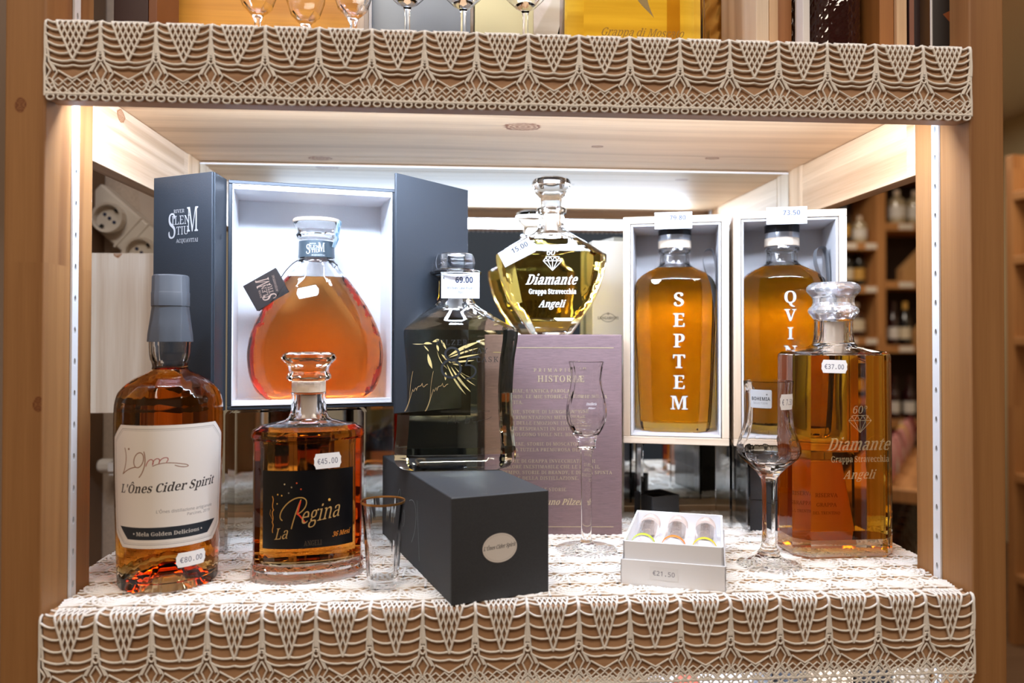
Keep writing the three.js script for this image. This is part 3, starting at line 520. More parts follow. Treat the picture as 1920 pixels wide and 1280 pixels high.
// --- mauve book-like carton with gilt text
{
  const t = thing('carton', 'tall mauve gift carton with gilt text, standing behind the tall tasting glass', 'box', [0.0515, 0.0012, -0.2315], -0.066);
  const mauve = new THREE.MeshStandardMaterial({ map: grainTex(101, [134, 110, 113], 0.09, { fx: 10, fy: 120, m: 0.08 }), roughness: 0.55, bumpMap: bumpTex(103, 8, 90, 0.08), bumpScale: 0.0002 });
  part('carton_body', box(-0.083, 0.083, 0, 0.2392, -0.062, 0, 0.0012), mauve, t);
  const g = '#d9c7a2', txt = ink(1024, 1480, (x, w, h) => {
    x.strokeStyle = g; x.lineWidth = 5; x.beginPath(); x.moveTo(60, 96); x.lineTo(w - 60, 96); x.stroke(); x.beginPath(); x.moveTo(60, h - 62); x.lineTo(w - 60, h - 62); x.stroke();
    write(x, 'PRIMAPILZER', w * 0.56, 262, 34, { fill: g, space: 16 }); write(x, 'HISTORIÆ', w * 0.56, 326, 66, { fill: g, space: 6, sx: 0.92 });
    const lines = ["STORIAE, L'ANTICA PAROLA", 'RICORDI. LE MIE STORIE, LE STORIE DELLA', 'LA VITA.', '', 'STORIE, STORIE DI LUNGHE ATTESE', 'E SPERIMENTAZIONI METICOLOSE', 'TEMI DELLE EMOZIONI TECNICHE', 'FORSE RESPIRANTI IN DISTILLERIA', 'RACCOLGONO VIOLE NEL BICCHIERE', '', 'GLORIAE, STORIE DI MOSCATO ROSA', 'DELLA TUTELA PREMUROSA DEI SUOI', 'AROMI.', 'STORIE DI GRAPPA INVECCHIATA, E DI', 'VALORE INESTIMABILE CHE LE DONA IL', 'TEMPO, STORIE DI BRANDY, E DI UNA SPINTA', 'NOBILE DELLA DISTILLAZIONE.', '', 'LE MIE STORIE. LE STORIE'];
    lines.forEach((s, i) => write(x, s, 140, 416 + i * 42 - (i > 3 ? 14 : 0) - (i > 9 ? 14 : 0), 34, { fill: g, align: 'left', space: 2, sx: 0.98 }));
    script(x, 'Bruno Pilzer', w * 0.56, 1235, 62, g, { weight: 'bold' });
  });
  part('gilt_text', sheet(0.165, 0.2385), printed(txt, { rough: 0.4, metal: 0.3 }), t, 'gilt lettering').position.set(0, 0.1196, 0.0004);
}
// --- pentagonal diamond decanter on the mauve carton
function diamondMark(x, cx, cy, w, h, col, lw) { x.strokeStyle = col; x.lineWidth = lw; x.lineJoin = 'round'; x.beginPath(); x.moveTo(cx - w / 2, cy - h * 0.2); x.lineTo(cx - w * 0.3, cy - h / 2); x.lineTo(cx + w * 0.3, cy - h / 2); x.lineTo(cx + w / 2, cy - h * 0.2); x.lineTo(cx, cy + h / 2); x.closePath(); x.moveTo(cx - w / 2, cy - h * 0.2); x.lineTo(cx + w / 2, cy - h * 0.2); for (const k of [-0.25, 0, 0.25]) { x.moveTo(cx + k * w, cy - h * 0.2); x.lineTo(cx, cy + h / 2); x.moveTo(cx + k * w, cy - h * 0.2); x.lineTo(cx + (k + 0.12) * w, cy - h / 2); x.moveTo(cx + k * w, cy - h * 0.2); x.lineTo(cx + (k - 0.12) * w, cy - h / 2); } x.stroke(); }
function diamanteText(x, w, h, col, k = 1) {
  write(x, '60°', w * 0.5, h * 0.12, h * 0.12, { fill: col, skew: 0.2 }); diamondMark(x, w * 0.5, h * 0.285, w * 0.34, h * 0.2, col, 6 * k);
  script(x, 'Diamante', w * 0.5, h * 0.52, h * 0.2, col, { weight: 'bold', sx: 0.78 }); write(x, 'Grappa Stravecchia', w * 0.5, h * 0.69, h * 0.1, { fill: col, sx: 0.72, weight: 'bold' }); script(x, 'Angeli', w * 0.5, h * 0.87, h * 0.14, col, { weight: 'bold' });
}
{
  const t = thing('decanter', 'five sided decanter of golden grappa with etched diamond, on the mauve carton', 'bottle', [0.0535, 0.2406, -0.262], -0.1);
  const rws = [[0, 0.0255, 0.017, 0.013], [0.003, 0.0275, 0.019, 0.015], [0.0178, 0.0375, 0.0255, 0.0195], [0.0442, 0.0545, 0.032, 0.0225], [0.0706, 0.0642, 0.0345, 0.0235], [0.0945, 0.0685, 0.035, 0.0235], [0.0985, 0.068, 0.0345, 0.0235], [0.1012, 0.0635, 0.033, 0.023], [0.1136, 0.0435, 0.0268, 0.021], [0.1225, 0.0275, 0.0215, 0.0205], [0.128, 0.0195, 0.0185, 0.0195], [0.1334, 0.0163, 0.0163, 0.02], [0.148, 0.0158, 0.0158, 0.02], [0.1495, 0.0188, 0.0188, 0.022], [0.1545, 0.0188, 0.0188, 0.022], [0.156, 0.016, 0.016, 0.02]];
  const { f, keys } = rows(rws), sec = (y, i) => { const [w, d, c] = f(y); return oval(w - i, d - i, 2.2, c - i); };
  bottle(t, sec, keys, { top: 0.1563, base: 0.02, level: 0.1165, wall: 0.0045, mouthWall: 0.006, neckFrom: 0.132, drink: drink(0.99, 0.58, 0.07, 0.05), crease: 0.32 });
  part('cork', lathe([[0, 0.127], [0.0088, 0.127], [0.0094, 0.153], [0, 0.153]], 40), M.cork, t);
  part('stopper', lathe([[0, 0.1566], [0.0122, 0.1566], [0.0128, 0.162], [0.0135, 0.168], [0.0175, 0.1725], [0.0218, 0.177], [0.0242, 0.1825], [0.0244, 0.187], [0.0228, 0.1905], [0.017, 0.1928], [0, 0.1935]]), M.glass, t, 'flared glass stopper');
  const et = ink(512, 620, (x, w, h) => { diamanteText(x, w, h, '#f6f4ea', 0.8); });
  part('etched_print', sheet(0.066, 0.083), printed(et, { rough: 0.8 }), t, 'white etched lettering and diamond').position.set(0.001, 0.0675, 0.0238);
  const strip = ink(128, 512, (x, w, h) => { x.fillStyle = 'rgba(216,190,90,0.55)'; x.fillRect(0, 0, w, h); for (let i = 0; i < 24; i++) write(x, 'LOTTO 42 % VOL GRAPPA'.slice(i % 5, 16), w / 2, 16 + i * 21, 12, { font: 'sans-serif', fill: '#9a7a28' }); });
  const s2 = part('side_label', sheet(0.014, 0.052), printed(strip), t, 'narrow yellowish side label'); s2.position.set(-0.046, 0.062, 0.0243); s2.rotation.set(0, -0.62, 0.24);
  const card = thing('price_card', 'small slanted white card reading 15.00 on the shoulder of the five sided decanter', 'price tag', [0.0085, 0.3385, -0.2335], -0.1); card.rotation.z = 0.48;
  part('card', box(-0.0205, 0.0205, -0.0095, 0.0095, 0, 0.0005, 0), M.card, card);
  part('print', sheet(0.04, 0.0185), printed(ink(512, 240, (x, w) => { write(x, '15.00', w * 0.64, 74, 112, { font: 'sans-serif', weight: 'bold', fill: '#0a1430' }); write(x, 'Grappa Diamante 60', w * 0.5, 150, 34, { font: 'sans-serif', fill: '#444e66' }); write(x, '20cl', w * 0.5, 195, 34, { font: 'sans-serif', fill: '#444e66' }); })), card).position.set(0, 0, 0.0008);
}
// --- pale carton behind
{
  const t = thing('carton', 'pale cream bottle carton with a dark crest, tucked behind the five sided decanter', 'box', [0.1405, 0.0012, -0.337], 0.05);
  part('carton_body', box(-0.0225, 0.0215, 0, 0.3655, -0.04, 0, 0.001), std(0xe8e2d4, 0.55), t);
  part('crest', sheet(0.030, 0.028), printed(ink(256, 240, (x, w, h) => { x.strokeStyle = '#6b5c44'; x.lineWidth = 5; x.beginPath(); x.arc(w / 2, h * 0.72, 105, 3.5, 5.92); x.stroke(); x.beginPath(); x.arc(w / 2, h * 0.25, 105, 0.5, 2.64); x.stroke(); write(x, 'LUNGAROTTI', w / 2, h * 0.5, 44, { fill: '#6b5c44', weight: 'bold', sx: 0.8 }); x.beginPath(); x.arc(w / 2, h * 0.3, 10, 0, 6.3); x.stroke(); })), t, 'dark crest lettering').position.set(-0.001, 0.262, 0.0004);
}
// --- tall grappa glass and the tulip glass
{
  const t = thing('grappa_glass', 'tall slender tulip tasting glass on a long stem in front of the mauve carton', 'glass', [0.0813, 0.0012, -0.1673]);
  part('glass_body', lathe([[0, 0], [0.034, 0], [0.0349, 0.0006], [0.0345, 0.0014], [0.022, 0.0028], [0.0105, 0.0052], [0.0064, 0.0095], [0.0058, 0.016], [0.0057, 0.06], [0.0062, 0.107], [0.0072, 0.1105], [0.0098, 0.1122], [0.0104, 0.114], [0.0098, 0.1155], [0.0104, 0.117], [0.0101, 0.119], [0.0108, 0.122], [0.0138, 0.127], [0.0185, 0.135], [0.0218, 0.143], [0.0229, 0.151], [0.0222, 0.160], [0.0203, 0.170], [0.0182, 0.180], [0.0171, 0.189], [0.0173, 0.196], [0.0184, 0.203], [0.0197, 0.2085], [0.0195, 0.209], [0.0188, 0.2085], [0.0176, 0.203], [0.0165, 0.196], [0.0163, 0.189], [0.0174, 0.180], [0.0195, 0.170], [0.0213, 0.160], [0.0219, 0.151], [0.0207, 0.143], [0.0172, 0.1365], [0.0118, 0.1305], [0.006, 0.127], [0, 0.126]]), M.glass, t);
  part('printed_text', (() => { const P = [[0.0207, 0.168], [0.0222, 0.160], [0.0228, 0.155]]; const g = new THREE.LatheGeometry(P.map(([r, y]) => new THREE.Vector2(r + 0.0002, y)).reverse(), 16, -0.35, 0.9); return g; })(), printed(ink(256, 160, (x, w) => { script(x, 'Distilleria', w / 2, 45, 38, '#d8d8dc'); script(x, 'Pilzer', w / 2, 95, 44, '#d8d8dc'); })), t, 'faint white lettering');
  const u = thing('grappa_glass', 'wide tulip tasting glass with two stickers, in front of the rectangular decanter', 'glass', [0.2605, 0.0012, -0.0981]);
  part('glass_body', lathe([[0, 0], [0.0315, 0], [0.0326, 0.0007], [0.032, 0.0016], [0.022, 0.0042], [0.0135, 0.009], [0.0105, 0.0125], [0.0108, 0.0145], [0.0090, 0.0165], [0.0075, 0.021], [0.0066, 0.035], [0.0064, 0.055], [0.0068, 0.08], [0.0078, 0.0895], [0.012, 0.096], [0.021, 0.1045], [0.0295, 0.112], [0.0322, 0.1175], [0.0318, 0.1235], [0.0295, 0.131], [0.0262, 0.1405], [0.0242, 0.15], [0.0236, 0.163], [0.024, 0.178], [0.0249, 0.1905], [0.0247, 0.191], [0.0241, 0.1905], [0.0231, 0.178], [0.0227, 0.163], [0.0233, 0.15], [0.0253, 0.1405], [0.0286, 0.131], [0.0308, 0.1235], [0.031, 0.1185], [0.0284, 0.1135], [0.02, 0.1075], [0.0105, 0.1015], [0, 0.0995]]), M.glass, u);
  const patch = (y0, y1, a, da) => new THREE.LatheGeometry([y0, lerp(y0, y1, 0.5), y1].map((y) => new THREE.Vector2(lerp(0.0238, 0.0249, (y - 0.163) / 0.028) + 0.0004, y)), 10, a, da);
  part('brand_sticker', patch(0.164, 0.1835, -1.2, 0.95), printed(ink(256, 200, (x, w, h) => { x.fillStyle = '#c9ccd2'; x.beginPath(); x.roundRect(4, 4, w - 8, h - 8, 16); x.fill(); write(x, 'BOHEMIA', w / 2, h * 0.5, 50, { font: 'sans-serif', weight: 'bold', fill: '#33363c', sx: 0.92 }); write(x, 'SELECTION', w / 2, h * 0.72, 28, { font: 'sans-serif', fill: '#7e828a', space: 3 }); write(x, '★'.length ? '*' : '', w * 0.78, h * 0.3, 44, { font: 'sans-serif', fill: '#33363c' }); })), u, 'grey brand sticker');
  part('price_sticker', patch(0.162, 0.1795, 0.05, 0.85), printed(stickerTex('€ 7.50')), u, 'white price sticker');
}
// --- rectangular diamond decanter
{
  const t = thing('decanter', 'tall rectangular decanter of amber grappa with cut corners and ringed glass stopper', 'bottle', [0.3545, 0.0012, -0.145], 0.02);
  const rws = [[0, 0.0535, 0.029, 0.012, 0], [0.003, 0.0563, 0.0318, 0.0135, 0], [0.02, 0.0568, 0.032, 0.014, 0], [0.214, 0.056, 0.032, 0.014, 0], [0.218, 0.0555, 0.0315, 0.0138, 0], [0.2205, 0.052, 0.029, 0.0125, 0.05], [0.224, 0.036, 0.0245, 0.011, 0.55], [0.2265, 0.0265, 0.0225, 0.009, 0.9], [0.2295, 0.0225, 0.021, 0.008, 1], [0.236, 0.0208, 0.0202, 0.008, 1], [0.2535, 0.0202, 0.0202, 0.008, 1], [0.2555, 0.0206, 0.0206, 0.008, 1]];
  const { f, keys } = rows(rws), sec = (y, i) => { const [w, d, c, m] = f(y); return octagon(w - i, d - i, Math.max(0.002, c - i * 0.5), m); };
  bottle(t, sec, keys, { top: 0.256, base: 0.02, level: 0.2165, wall: 0.0042, mouthWall: 0.0085, neckFrom: 0.23, drink: drink(0.975, 0.44, 0.016, 0.06), crease: 0.35 });
  part('cork', lathe([[0, 0.2195], [0.0106, 0.2195], [0.0112, 0.2535], [0, 0.2535]], 40), M.cork, t);
  part('stopper', lathe([[0, 0.2562], [0.0205, 0.2562], [0.0225, 0.259], [0.0262, 0.2632], [0.0267, 0.266], [0.0255, 0.2688], [0.0226, 0.2712], [0.0214, 0.2745], [0.0216, 0.279], [0.0238, 0.2825], [0.0272, 0.286], [0.0283, 0.2885], [0.028, 0.2918], [0.026, 0.2945], [0.022, 0.2968], [0.010, 0.2978], [0, 0.298]]), phys({ color: 0xf2f4f8, metalness: 0.25, transmission: 0.8, roughness: 0.04, ior: 1.5, thickness: 0.01 }), t, 'ringed silvery glass stopper');
  const et = ink(512, 620, (x, w, h) => { diamanteText(x, w, h, 'rgba(236,216,170,0.34)', 0.7); });
  part('etched_print', sheet(0.075, 0.092), printed(et, { rough: 0.6 }), t, 'pale etched lettering').position.set(0.012, 0.124, 0.0324);
  sticker(t, '€37.00', 0.0305, 0.0155, [-0.0165, 0.2052, 0.0326], [0, 0, -0.03]);
}
// --- sample box with three vials
{
  const t = thing('sample_box', 'open white sample box holding three stoppered vials with coloured bands', 'box', [0.1398, 0.0012, -0.032], -0.333);
  const W = 0.0485, D = 0.138;
  const wall = (x0, x1, y0, y1, z0, z1) => box(x0, x1, y0, y1, z0, z1, 0.0005);
  part('outer_tray', merge([wall(-W, W, 0, 0.0015, -D, 0), wall(-W, W, 0.0014, 0.0245, -0.0015, 0), wall(-W, W, 0.0014, 0.0245, -D, -D + 0.0015), wall(-W, -W + 0.0015, 0.0014, 0.0245, -D, 0), wall(W - 0.0015, W, 0.0014, 0.0245, -D, 0)]), M.whiteCard, t);
  const a = W - 0.002, d0 = -D + 0.002, d1 = -0.002, h = 0.0415;
  part('inner_tray', merge([wall(-a, a, 0.002, 0.0205, d0, d1), wall(-a, a, 0.0205, h, d1 - 0.0022, d1), wall(-a, a, 0.0205, h, d0, d0 + 0.0022), wall(-a, -a + 0.0022, 0.0205, h, d0, d1), wall(a - 0.0022, a, 0.0205, h, d0, d1)]), M.whiteCard, t);
  const pr = part('price_print', sheet(0.0265, 0.012), printed(ink(256, 116, (x, w, hh) => { x.fillStyle = '#e4e4e6'; x.fillRect(0, 0, w, hh); write(x, '€21.50', w / 2, hh / 2, 56, { font: 'monospace', weight: 'bold', fill: '#8e8e98' }); })), t, 'white price sticker reading €21.50'); pr.position.set(-0.008, 0.0132, 0.0003); pr.rotation.z = -0.03;
  [[-0.029, '#cbe23c', 'lime green'], [0.0, '#f58d2c', 'orange'], [0.029, '#f2dc2e', 'yellow']].forEach(([x, c, word]) => {
    const v = thing('vial', 'clear glass vial with a ' + word + ' band lying in the white sample box', 'vial', [0, 0, 0]);
    const V = new THREE.Group(); t.updateMatrixWorld(); t.localToWorld(V.position.set(x, 0.0325, -0.0115)); v.position.copy(V.position); v.rotation.set(0, -0.333, 0);
    const lay = (g) => g.rotateX(-Math.PI / 2);
    part('glass_body', lay(lathe([[0, 0.0005], [0.0105, 0], [0.0117, 0.0015], [0.0117, 0.072], [0.0112, 0.076], [0.0075, 0.081], [0.0072, 0.09], [0.0066, 0.09], [0.0068, 0.081], [0.0104, 0.0755], [0.0107, 0.072], [0.0107, 0.004], [0.009, 0.003], [0, 0.003]], 40)), M.vialGlass, v);
    part('band', lay(lathe([[0.01185, 0.006], [0.0121, 0.0064], [0.0121, 0.0118], [0.01185, 0.0122]], 40)), std(c, 0.5, { side: THREE.DoubleSide }), v, word + ' band');
    part('stopper', lay(lathe([[0, 0.0904], [0.0098, 0.0904], [0.0105, 0.092], [0.0105, 0.104], [0.0098, 0.1055], [0, 0.1055]], 32)), std(0xdccbc4, 0.5), v, 'pinkish stopper');
  });
}
// --- clear acrylic risers
function riser(label, pos, turn, w, h, d) {
  const sh = new THREE.Shape(), T = 0.003, r = 0.006, a = w / 2;
  sh.moveTo(-a, 0); sh.lineTo(-a, h - r); sh.absarc(-a + r, h - r, r, Math.PI, Math.PI / 2, true); sh.lineTo(a - r, h); sh.absarc(a - r, h - r, r, Math.PI / 2, 0, true); sh.lineTo(a, 0); sh.lineTo(a - T, 0); sh.lineTo(a - T, h - r); sh.absarc(a - r, h - r, r - T, 0, Math.PI / 2, false); sh.lineTo(-a + r, h - T); sh.absarc(-a + r, h - r, r - T, Math.PI / 2, Math.PI, false); sh.lineTo(-a + T, 0); sh.closePath();
  const g = new THREE.ExtrudeGeometry(sh, { depth: d, bevelEnabled: false, curveSegments: 8 }); g.translate(0, 0, -d);
  return solo('display_riser', toCreasedNormals(g, 0.6), M.acrylic, label, 'display riser', pos, turn);
}
riser('clear acrylic riser carrying the open charcoal presentation box', [-0.2385, 0.0012, -0.188], 0.2217, 0.151, 0.1562, 0.128);
riser('clear acrylic riser under the left wooden box, before the mirror', [0.2235, 0.0012, -0.262], -0.16, 0.112, 0.1055, 0.1);
riser('clear acrylic riser under the right wooden box, with a black carton inside', [0.342, 0.0012, -0.214], -0.16, 0.112, 0.1055, 0.1);

// --- charcoal presentation box with opened doors
{
  const t = thing('presentation_box', 'large charcoal presentation box with both doors open and a silver lining', 'box', [-0.2215, 0.1578, -0.19], 0.2217);
  const W = 0.09075, H = 0.2495, D = 0.102, e = 0.004;
  part('tray', merge([box(-W, W, 0, e, -D, 0, 0.0008), box(-W, W, H - e, H, -D, 0, 0.0008), box(-W, -W + e, e, H - e, -D, 0, 0.0008), box(W - e, W, e, H - e, -D, 0, 0.0008), box(-W + e, W - e, e, H - e, -D, -D + 0.003, 0)]), M.slate, t);
  const l = 0.0015, a = W - e - 0.0002, y0 = e + 0.0002, y1 = H - e - 0.0002, zb = -D + 0.0032;
  part('lining', merge([box(-a, a, y0, y0 + l, zb, 0.0012, 0.0004), box(-a, a, y1 - l, y1, zb, 0.0012, 0.0004), box(-a, -a + l, y0 + l, y1 - l, zb, 0.0012, 0.0004), box(a - l, a, y0 + l, y1 - l, zb, 0.0012, 0.0004), box(-a + l, a - l, y0 + l, y1 - l, zb, zb + 0.0012, 0)]), M.silver, t, 'silver paper lining');
  part('rim_step', box(-a + l, a - l, y0 + l, y0 + l + 0.004, -0.006, -0.0004, 0.0006), M.silver, t); part('rim_step', box(-a + l, a - l, y1 - l - 0.004, y1 - l, -0.03, -0.0004, 0.0006), M.silver, t);
  const L = part('door', merge([slab(-0.0935, 0.0006, -0.1025, 0.0356, 0, H, 0.0028), slab(-0.1030, 0.0374, -0.1662, -0.0172, 0, H, 0.0028)]), M.slate, t, 'left door with silver lettering');
  const R = part('door', merge([slab(0.0935, 0.0006, 0.0785, 0.0856, 0, H, 0.0028), slab(0.0772, 0.0875, 0.1707, 0.018, 0, H, 0.0028)]), M.slate, t, 'right door');
  const logo = part('lettering', sheet(0.043, 0.043), printed(ink(512, 512, (x, w, h) => silentiumLogo(x, w, h, '#c8ccd2')), { rough: 0.35, metal: 0.4 }), L, 'silver lettering');
  const ang = Math.atan2(-(-0.0172 - 0.0374), -0.1662 + 0.1030) + Math.PI; // outward face towards the viewer
  logo.rotation.y = ang; const nx = Math.sin(ang), nz = Math.cos(ang); logo.position.set(-0.1335 + nx * 0.0018, 0.1985, 0.0110 + nz * 0.0018);
  const faint = part('lettering', sheet(0.026, 0.012), printed(ink(256, 120, (x, w, h) => write(x, 'tine', w / 2, h / 2, 84, { fill: '#5d6874' }))), L, 'faint grey lettering'); faint.rotation.y = Math.PI / 2 + 0.19; faint.position.set(-0.0966, 0.185, 0.0185);
}
// --- round shouldered decanter in the presentation box
{
  const t = thing('decanter', 'large drop shaped decanter of reddish amber spirit inside the open presentation box', 'bottle', [-0.2275, 0.1638, -0.236], 0.1);
  const rws = [[0, 0.055, 0.024, 0.016], [0.003, 0.0595, 0.027, 0.02], [0.009, 0.0662, 0.0315, 0.0245], [0.02, 0.0722, 0.0355, 0.0265], [0.036, 0.0765, 0.0385, 0.0268], [0.052, 0.0778, 0.0395, 0.0268], [0.068, 0.076, 0.039, 0.0266], [0.083, 0.0715, 0.0372, 0.0264], [0.098, 0.0650, 0.0345, 0.026], [0.113, 0.0565, 0.031, 0.0256], [0.129, 0.046, 0.0275, 0.0248], [0.142, 0.036, 0.0245, 0.024], [0.152, 0.0275, 0.0225, 0.0235], [0.1595, 0.0228, 0.0215, 0.023], [0.163, 0.0208, 0.0206, 0.023], [0.186, 0.0198, 0.0198, 0.023]];
  const { f, keys } = rows(rws), sec = (y, i) => { const [w, d, c] = f(y); return oval(w - i, d - i, 2, Math.min(c - i, 0.04)); };
  bottle(t, sec, keys, { top: 0.1862, base: 0.009, level: 0.1425, wall: 0.0034, mouthWall: 0.006, neckFrom: 0.164, drink: drink(0.86, 0.19, 0.018, 0.075), crease: 0.2, glass: M.crystal });
  const band = ink(768, 160, (x, w, h) => { x.fillStyle = '#54626c'; x.fillRect(0, 0, w, h); x.save(); x.translate(w / 2 - 80, 6); silentiumLogo(x, 160, 148, '#eef2f4'); x.restore(); });
  part('neck_band', (() => { const g = new THREE.LatheGeometry([[0.0204, 0.1655], [0.0201, 0.1755], [0.0199, 0.1845]].map(([r, y]) => new THREE.Vector2(r + 0.0004, y)), 64, -Math.PI * 0.85, Math.PI * 1.7); return g; })(), new THREE.MeshStandardMaterial({ map: band, roughness: 0.35, metalness: 0.5 }), t, 'grey foil band with white lettering');
  part('cork', lathe([[0, 0.1635], [0.0122, 0.1635], [0.0132, 0.1845], [0, 0.1845]], 40), std(0xc9c4c2, 0.6), t);
  part('stopper', lathe([[0, 0.1866], [0.0205, 0.1866], [0.0235, 0.1885], [0.0245, 0.192], [0.0222, 0.1945], [0.0228, 0.1985], [0.0262, 0.204], [0.0272, 0.2065], [0, 0.2068]]), M.glass, t, 'clear glass stopper foot');
  part('stopper_top', lathe([[0, 0.207], [0.0268, 0.207], [0.0274, 0.208], [0.0272, 0.2102], [0.026, 0.2112], [0, 0.2116]]), M.cork, t, 'pale wooden stopper top');
  part('tax_strip', (() => { const g = new THREE.LatheGeometry([[0.0208, 0.178], [0.0252, 0.1885], [0.0252, 0.193], [0.0266, 0.199], [0.028, 0.2065], [0.0279, 0.2095]].map(([r, y]) => new THREE.Vector2(r + 0.0005, y)), 8, 1.0, 0.55); return g; })(), printed(ink(128, 256, (x, w, h) => { x.fillStyle = '#cfe0e8'; x.fillRect(0, 0, w, h); for (let i = 0; i < 9; i++) { x.fillStyle = i % 2 ? '#6aa4c8' : '#9cc6d8'; x.beginPath(); x.arc(64 + 30 * Math.sin(i * 2.1), 20 + i * 28, 24, 0, 6.3); x.fill(); } })), t, 'blue paper tax strip');
  const st = part('price_sticker', sheet(0.0262, 0.0142), printed(ink(256, 128, (x, w, h) => { x.fillStyle = '#fbfbfb'; x.beginPath(); x.moveTo(30, 10); x.lineTo(226, 4); x.lineTo(250, 50); x.lineTo(240, 100); x.lineTo(220, 118); x.lineTo(24, 122); x.lineTo(5, 64); x.closePath(); x.fill(); })), t, 'blank white price sticker'); st.position.set(-0.0075, 0.1245, 0.0262); st.rotation.set(-0.18, 0, 0.2);
  // folded neck tag on a cord
  const tg = part('neck_tag', merge([slab(-0.0215, 0.0005, 0.0215, 0.0005, -0.0165, 0.0165, 0.0007, 0.0003), slab(-0.0215, -0.0055, 0.0215, -0.0012, -0.0165, 0.0155, 0.0007, 0.0003)]), std(0x2c2422, 0.5), t, 'dark folded tag with bronze lettering'); tg.position.set(-0.0545, 0.1275, 0.013); tg.rotation.set(0, -0.15, 0.52);
  const tp = part('tag_lettering', sheet(0.036, 0.03), printed(ink(300, 256, (x, w, h) => { x.translate(w / 2, h / 2); x.rotate(-Math.PI / 2 + 0.25); x.translate(-110, -110); silentiumLogo(x, 220, 220, '#b09484'); })), tg); tp.position.z = 0.0012;
  part('cord', new THREE.TubeGeometry(new THREE.CatmullRomCurve3([[-0.0385, 0.142, 0.0115], [-0.033, 0.15, 0.012], [-0.024, 0.159, 0.013], [-0.012, 0.1632, 0.0202], [0.003, 0.164, 0.0222], [0.016, 0.162, 0.0178], [0.024, 0.157, 0.009], [0.022, 0.16, -0.004]].map((p) => new THREE.Vector3(...p))), 40, 0.0006, 6), std(0x3a3535, 0.6), t);
}
// --- pale wooden boxes with amber bottles
function woodenBox(label, pos, turn, w, h, d) {
  const t = thing('wooden_box', label, 'box', pos, turn), e = 0.0085, a = w / 2;
  part('box_shell', merge([box(-a, a, 0, e, -d, 0, 0.0008, 0), box(-a, a, h - e, h, -d, 0, 0.0008, 0, 0.3), box(-a, -a + e, e, h - e, -d, 0, 0.0008, 1, 0.1, 0.1), box(a - e, a, e, h - e, -d, 0, 0.0008, 1, 0.6, 0.05), box(-a + e, a - e, e, h - e, -d, -d + 0.004, 0, 1)]), M.paleWood, t);
  const l = 0.0025, b = a - e - 0.0008, y0 = e + 0.0008, y1 = h - e - 0.0008, zb = -d + 0.0045;
  part('liner', merge([box(-b, b, y0, y0 + l, zb, -0.002, 0.0005), box(-b, b, y1 - l, y1, zb, -0.002, 0.0005), box(-b, -b + l, y0 + l, y1 - l, zb, -0.002, 0.0005), box(b - l, b, y0 + l, y1 - l, zb, -0.002, 0.0005), box(-b + l, b - l, y0 + l, y1 - l, zb, zb + 0.002, 0)]), M.greyLiner, t, 'grey card liner');
  // ribbon looped along the right side
  const pts = [[b - 0.004, 0.02], [b - 0.0062, 0.07], [b - 0.0042, 0.13], [b - 0.010, 0.19], [b - 0.019, 0.223], [b - 0.0165, 0.238], [b - 0.009, 0.239], [b - 0.0052, 0.225], [b - 0.0036, 0.19]].map(([x, y]) => new THREE.Vector3(x, y, 0)), c = new THREE.CatmullRomCurve3(pts), N = 60, pos2 = [], idx = [];
  for (let i = 0; i <= N; i++) { const p = c.getPoint(i / N); pos2.push(p.x, p.y, -0.052 + 0.004 * Math.sin(i / 9), p.x - 0.0003, p.y, -0.026 + 0.003 * Math.sin(i / 9)); if (i < N) idx.push(i * 2, i * 2 + 1, i * 2 + 2, i * 2 + 1, i * 2 + 3, i * 2 + 2); }
  const g = new THREE.BufferGeometry(); g.setAttribute('position', new THREE.Float32BufferAttribute(pos2, 3)); g.setIndex(idx); g.computeVertexNormals();
  part('ribbon', g, std(0x8d9096, 0.55, { side: THREE.DoubleSide }), t, 'grey ribbon loop');
  return t;
}
woodenBox('pale wooden box, the left of the pair, lined in grey around an amber bottle', [0.2012, 0.1078, -0.2325], -0.283, 0.1255, 0.277, 0.095);
woodenBox('pale wooden box, the right of the pair, lined in grey around an amber bottle', [0.3280, 0.1078, -0.1975], -0.283, 0.127, 0.2795, 0.095);
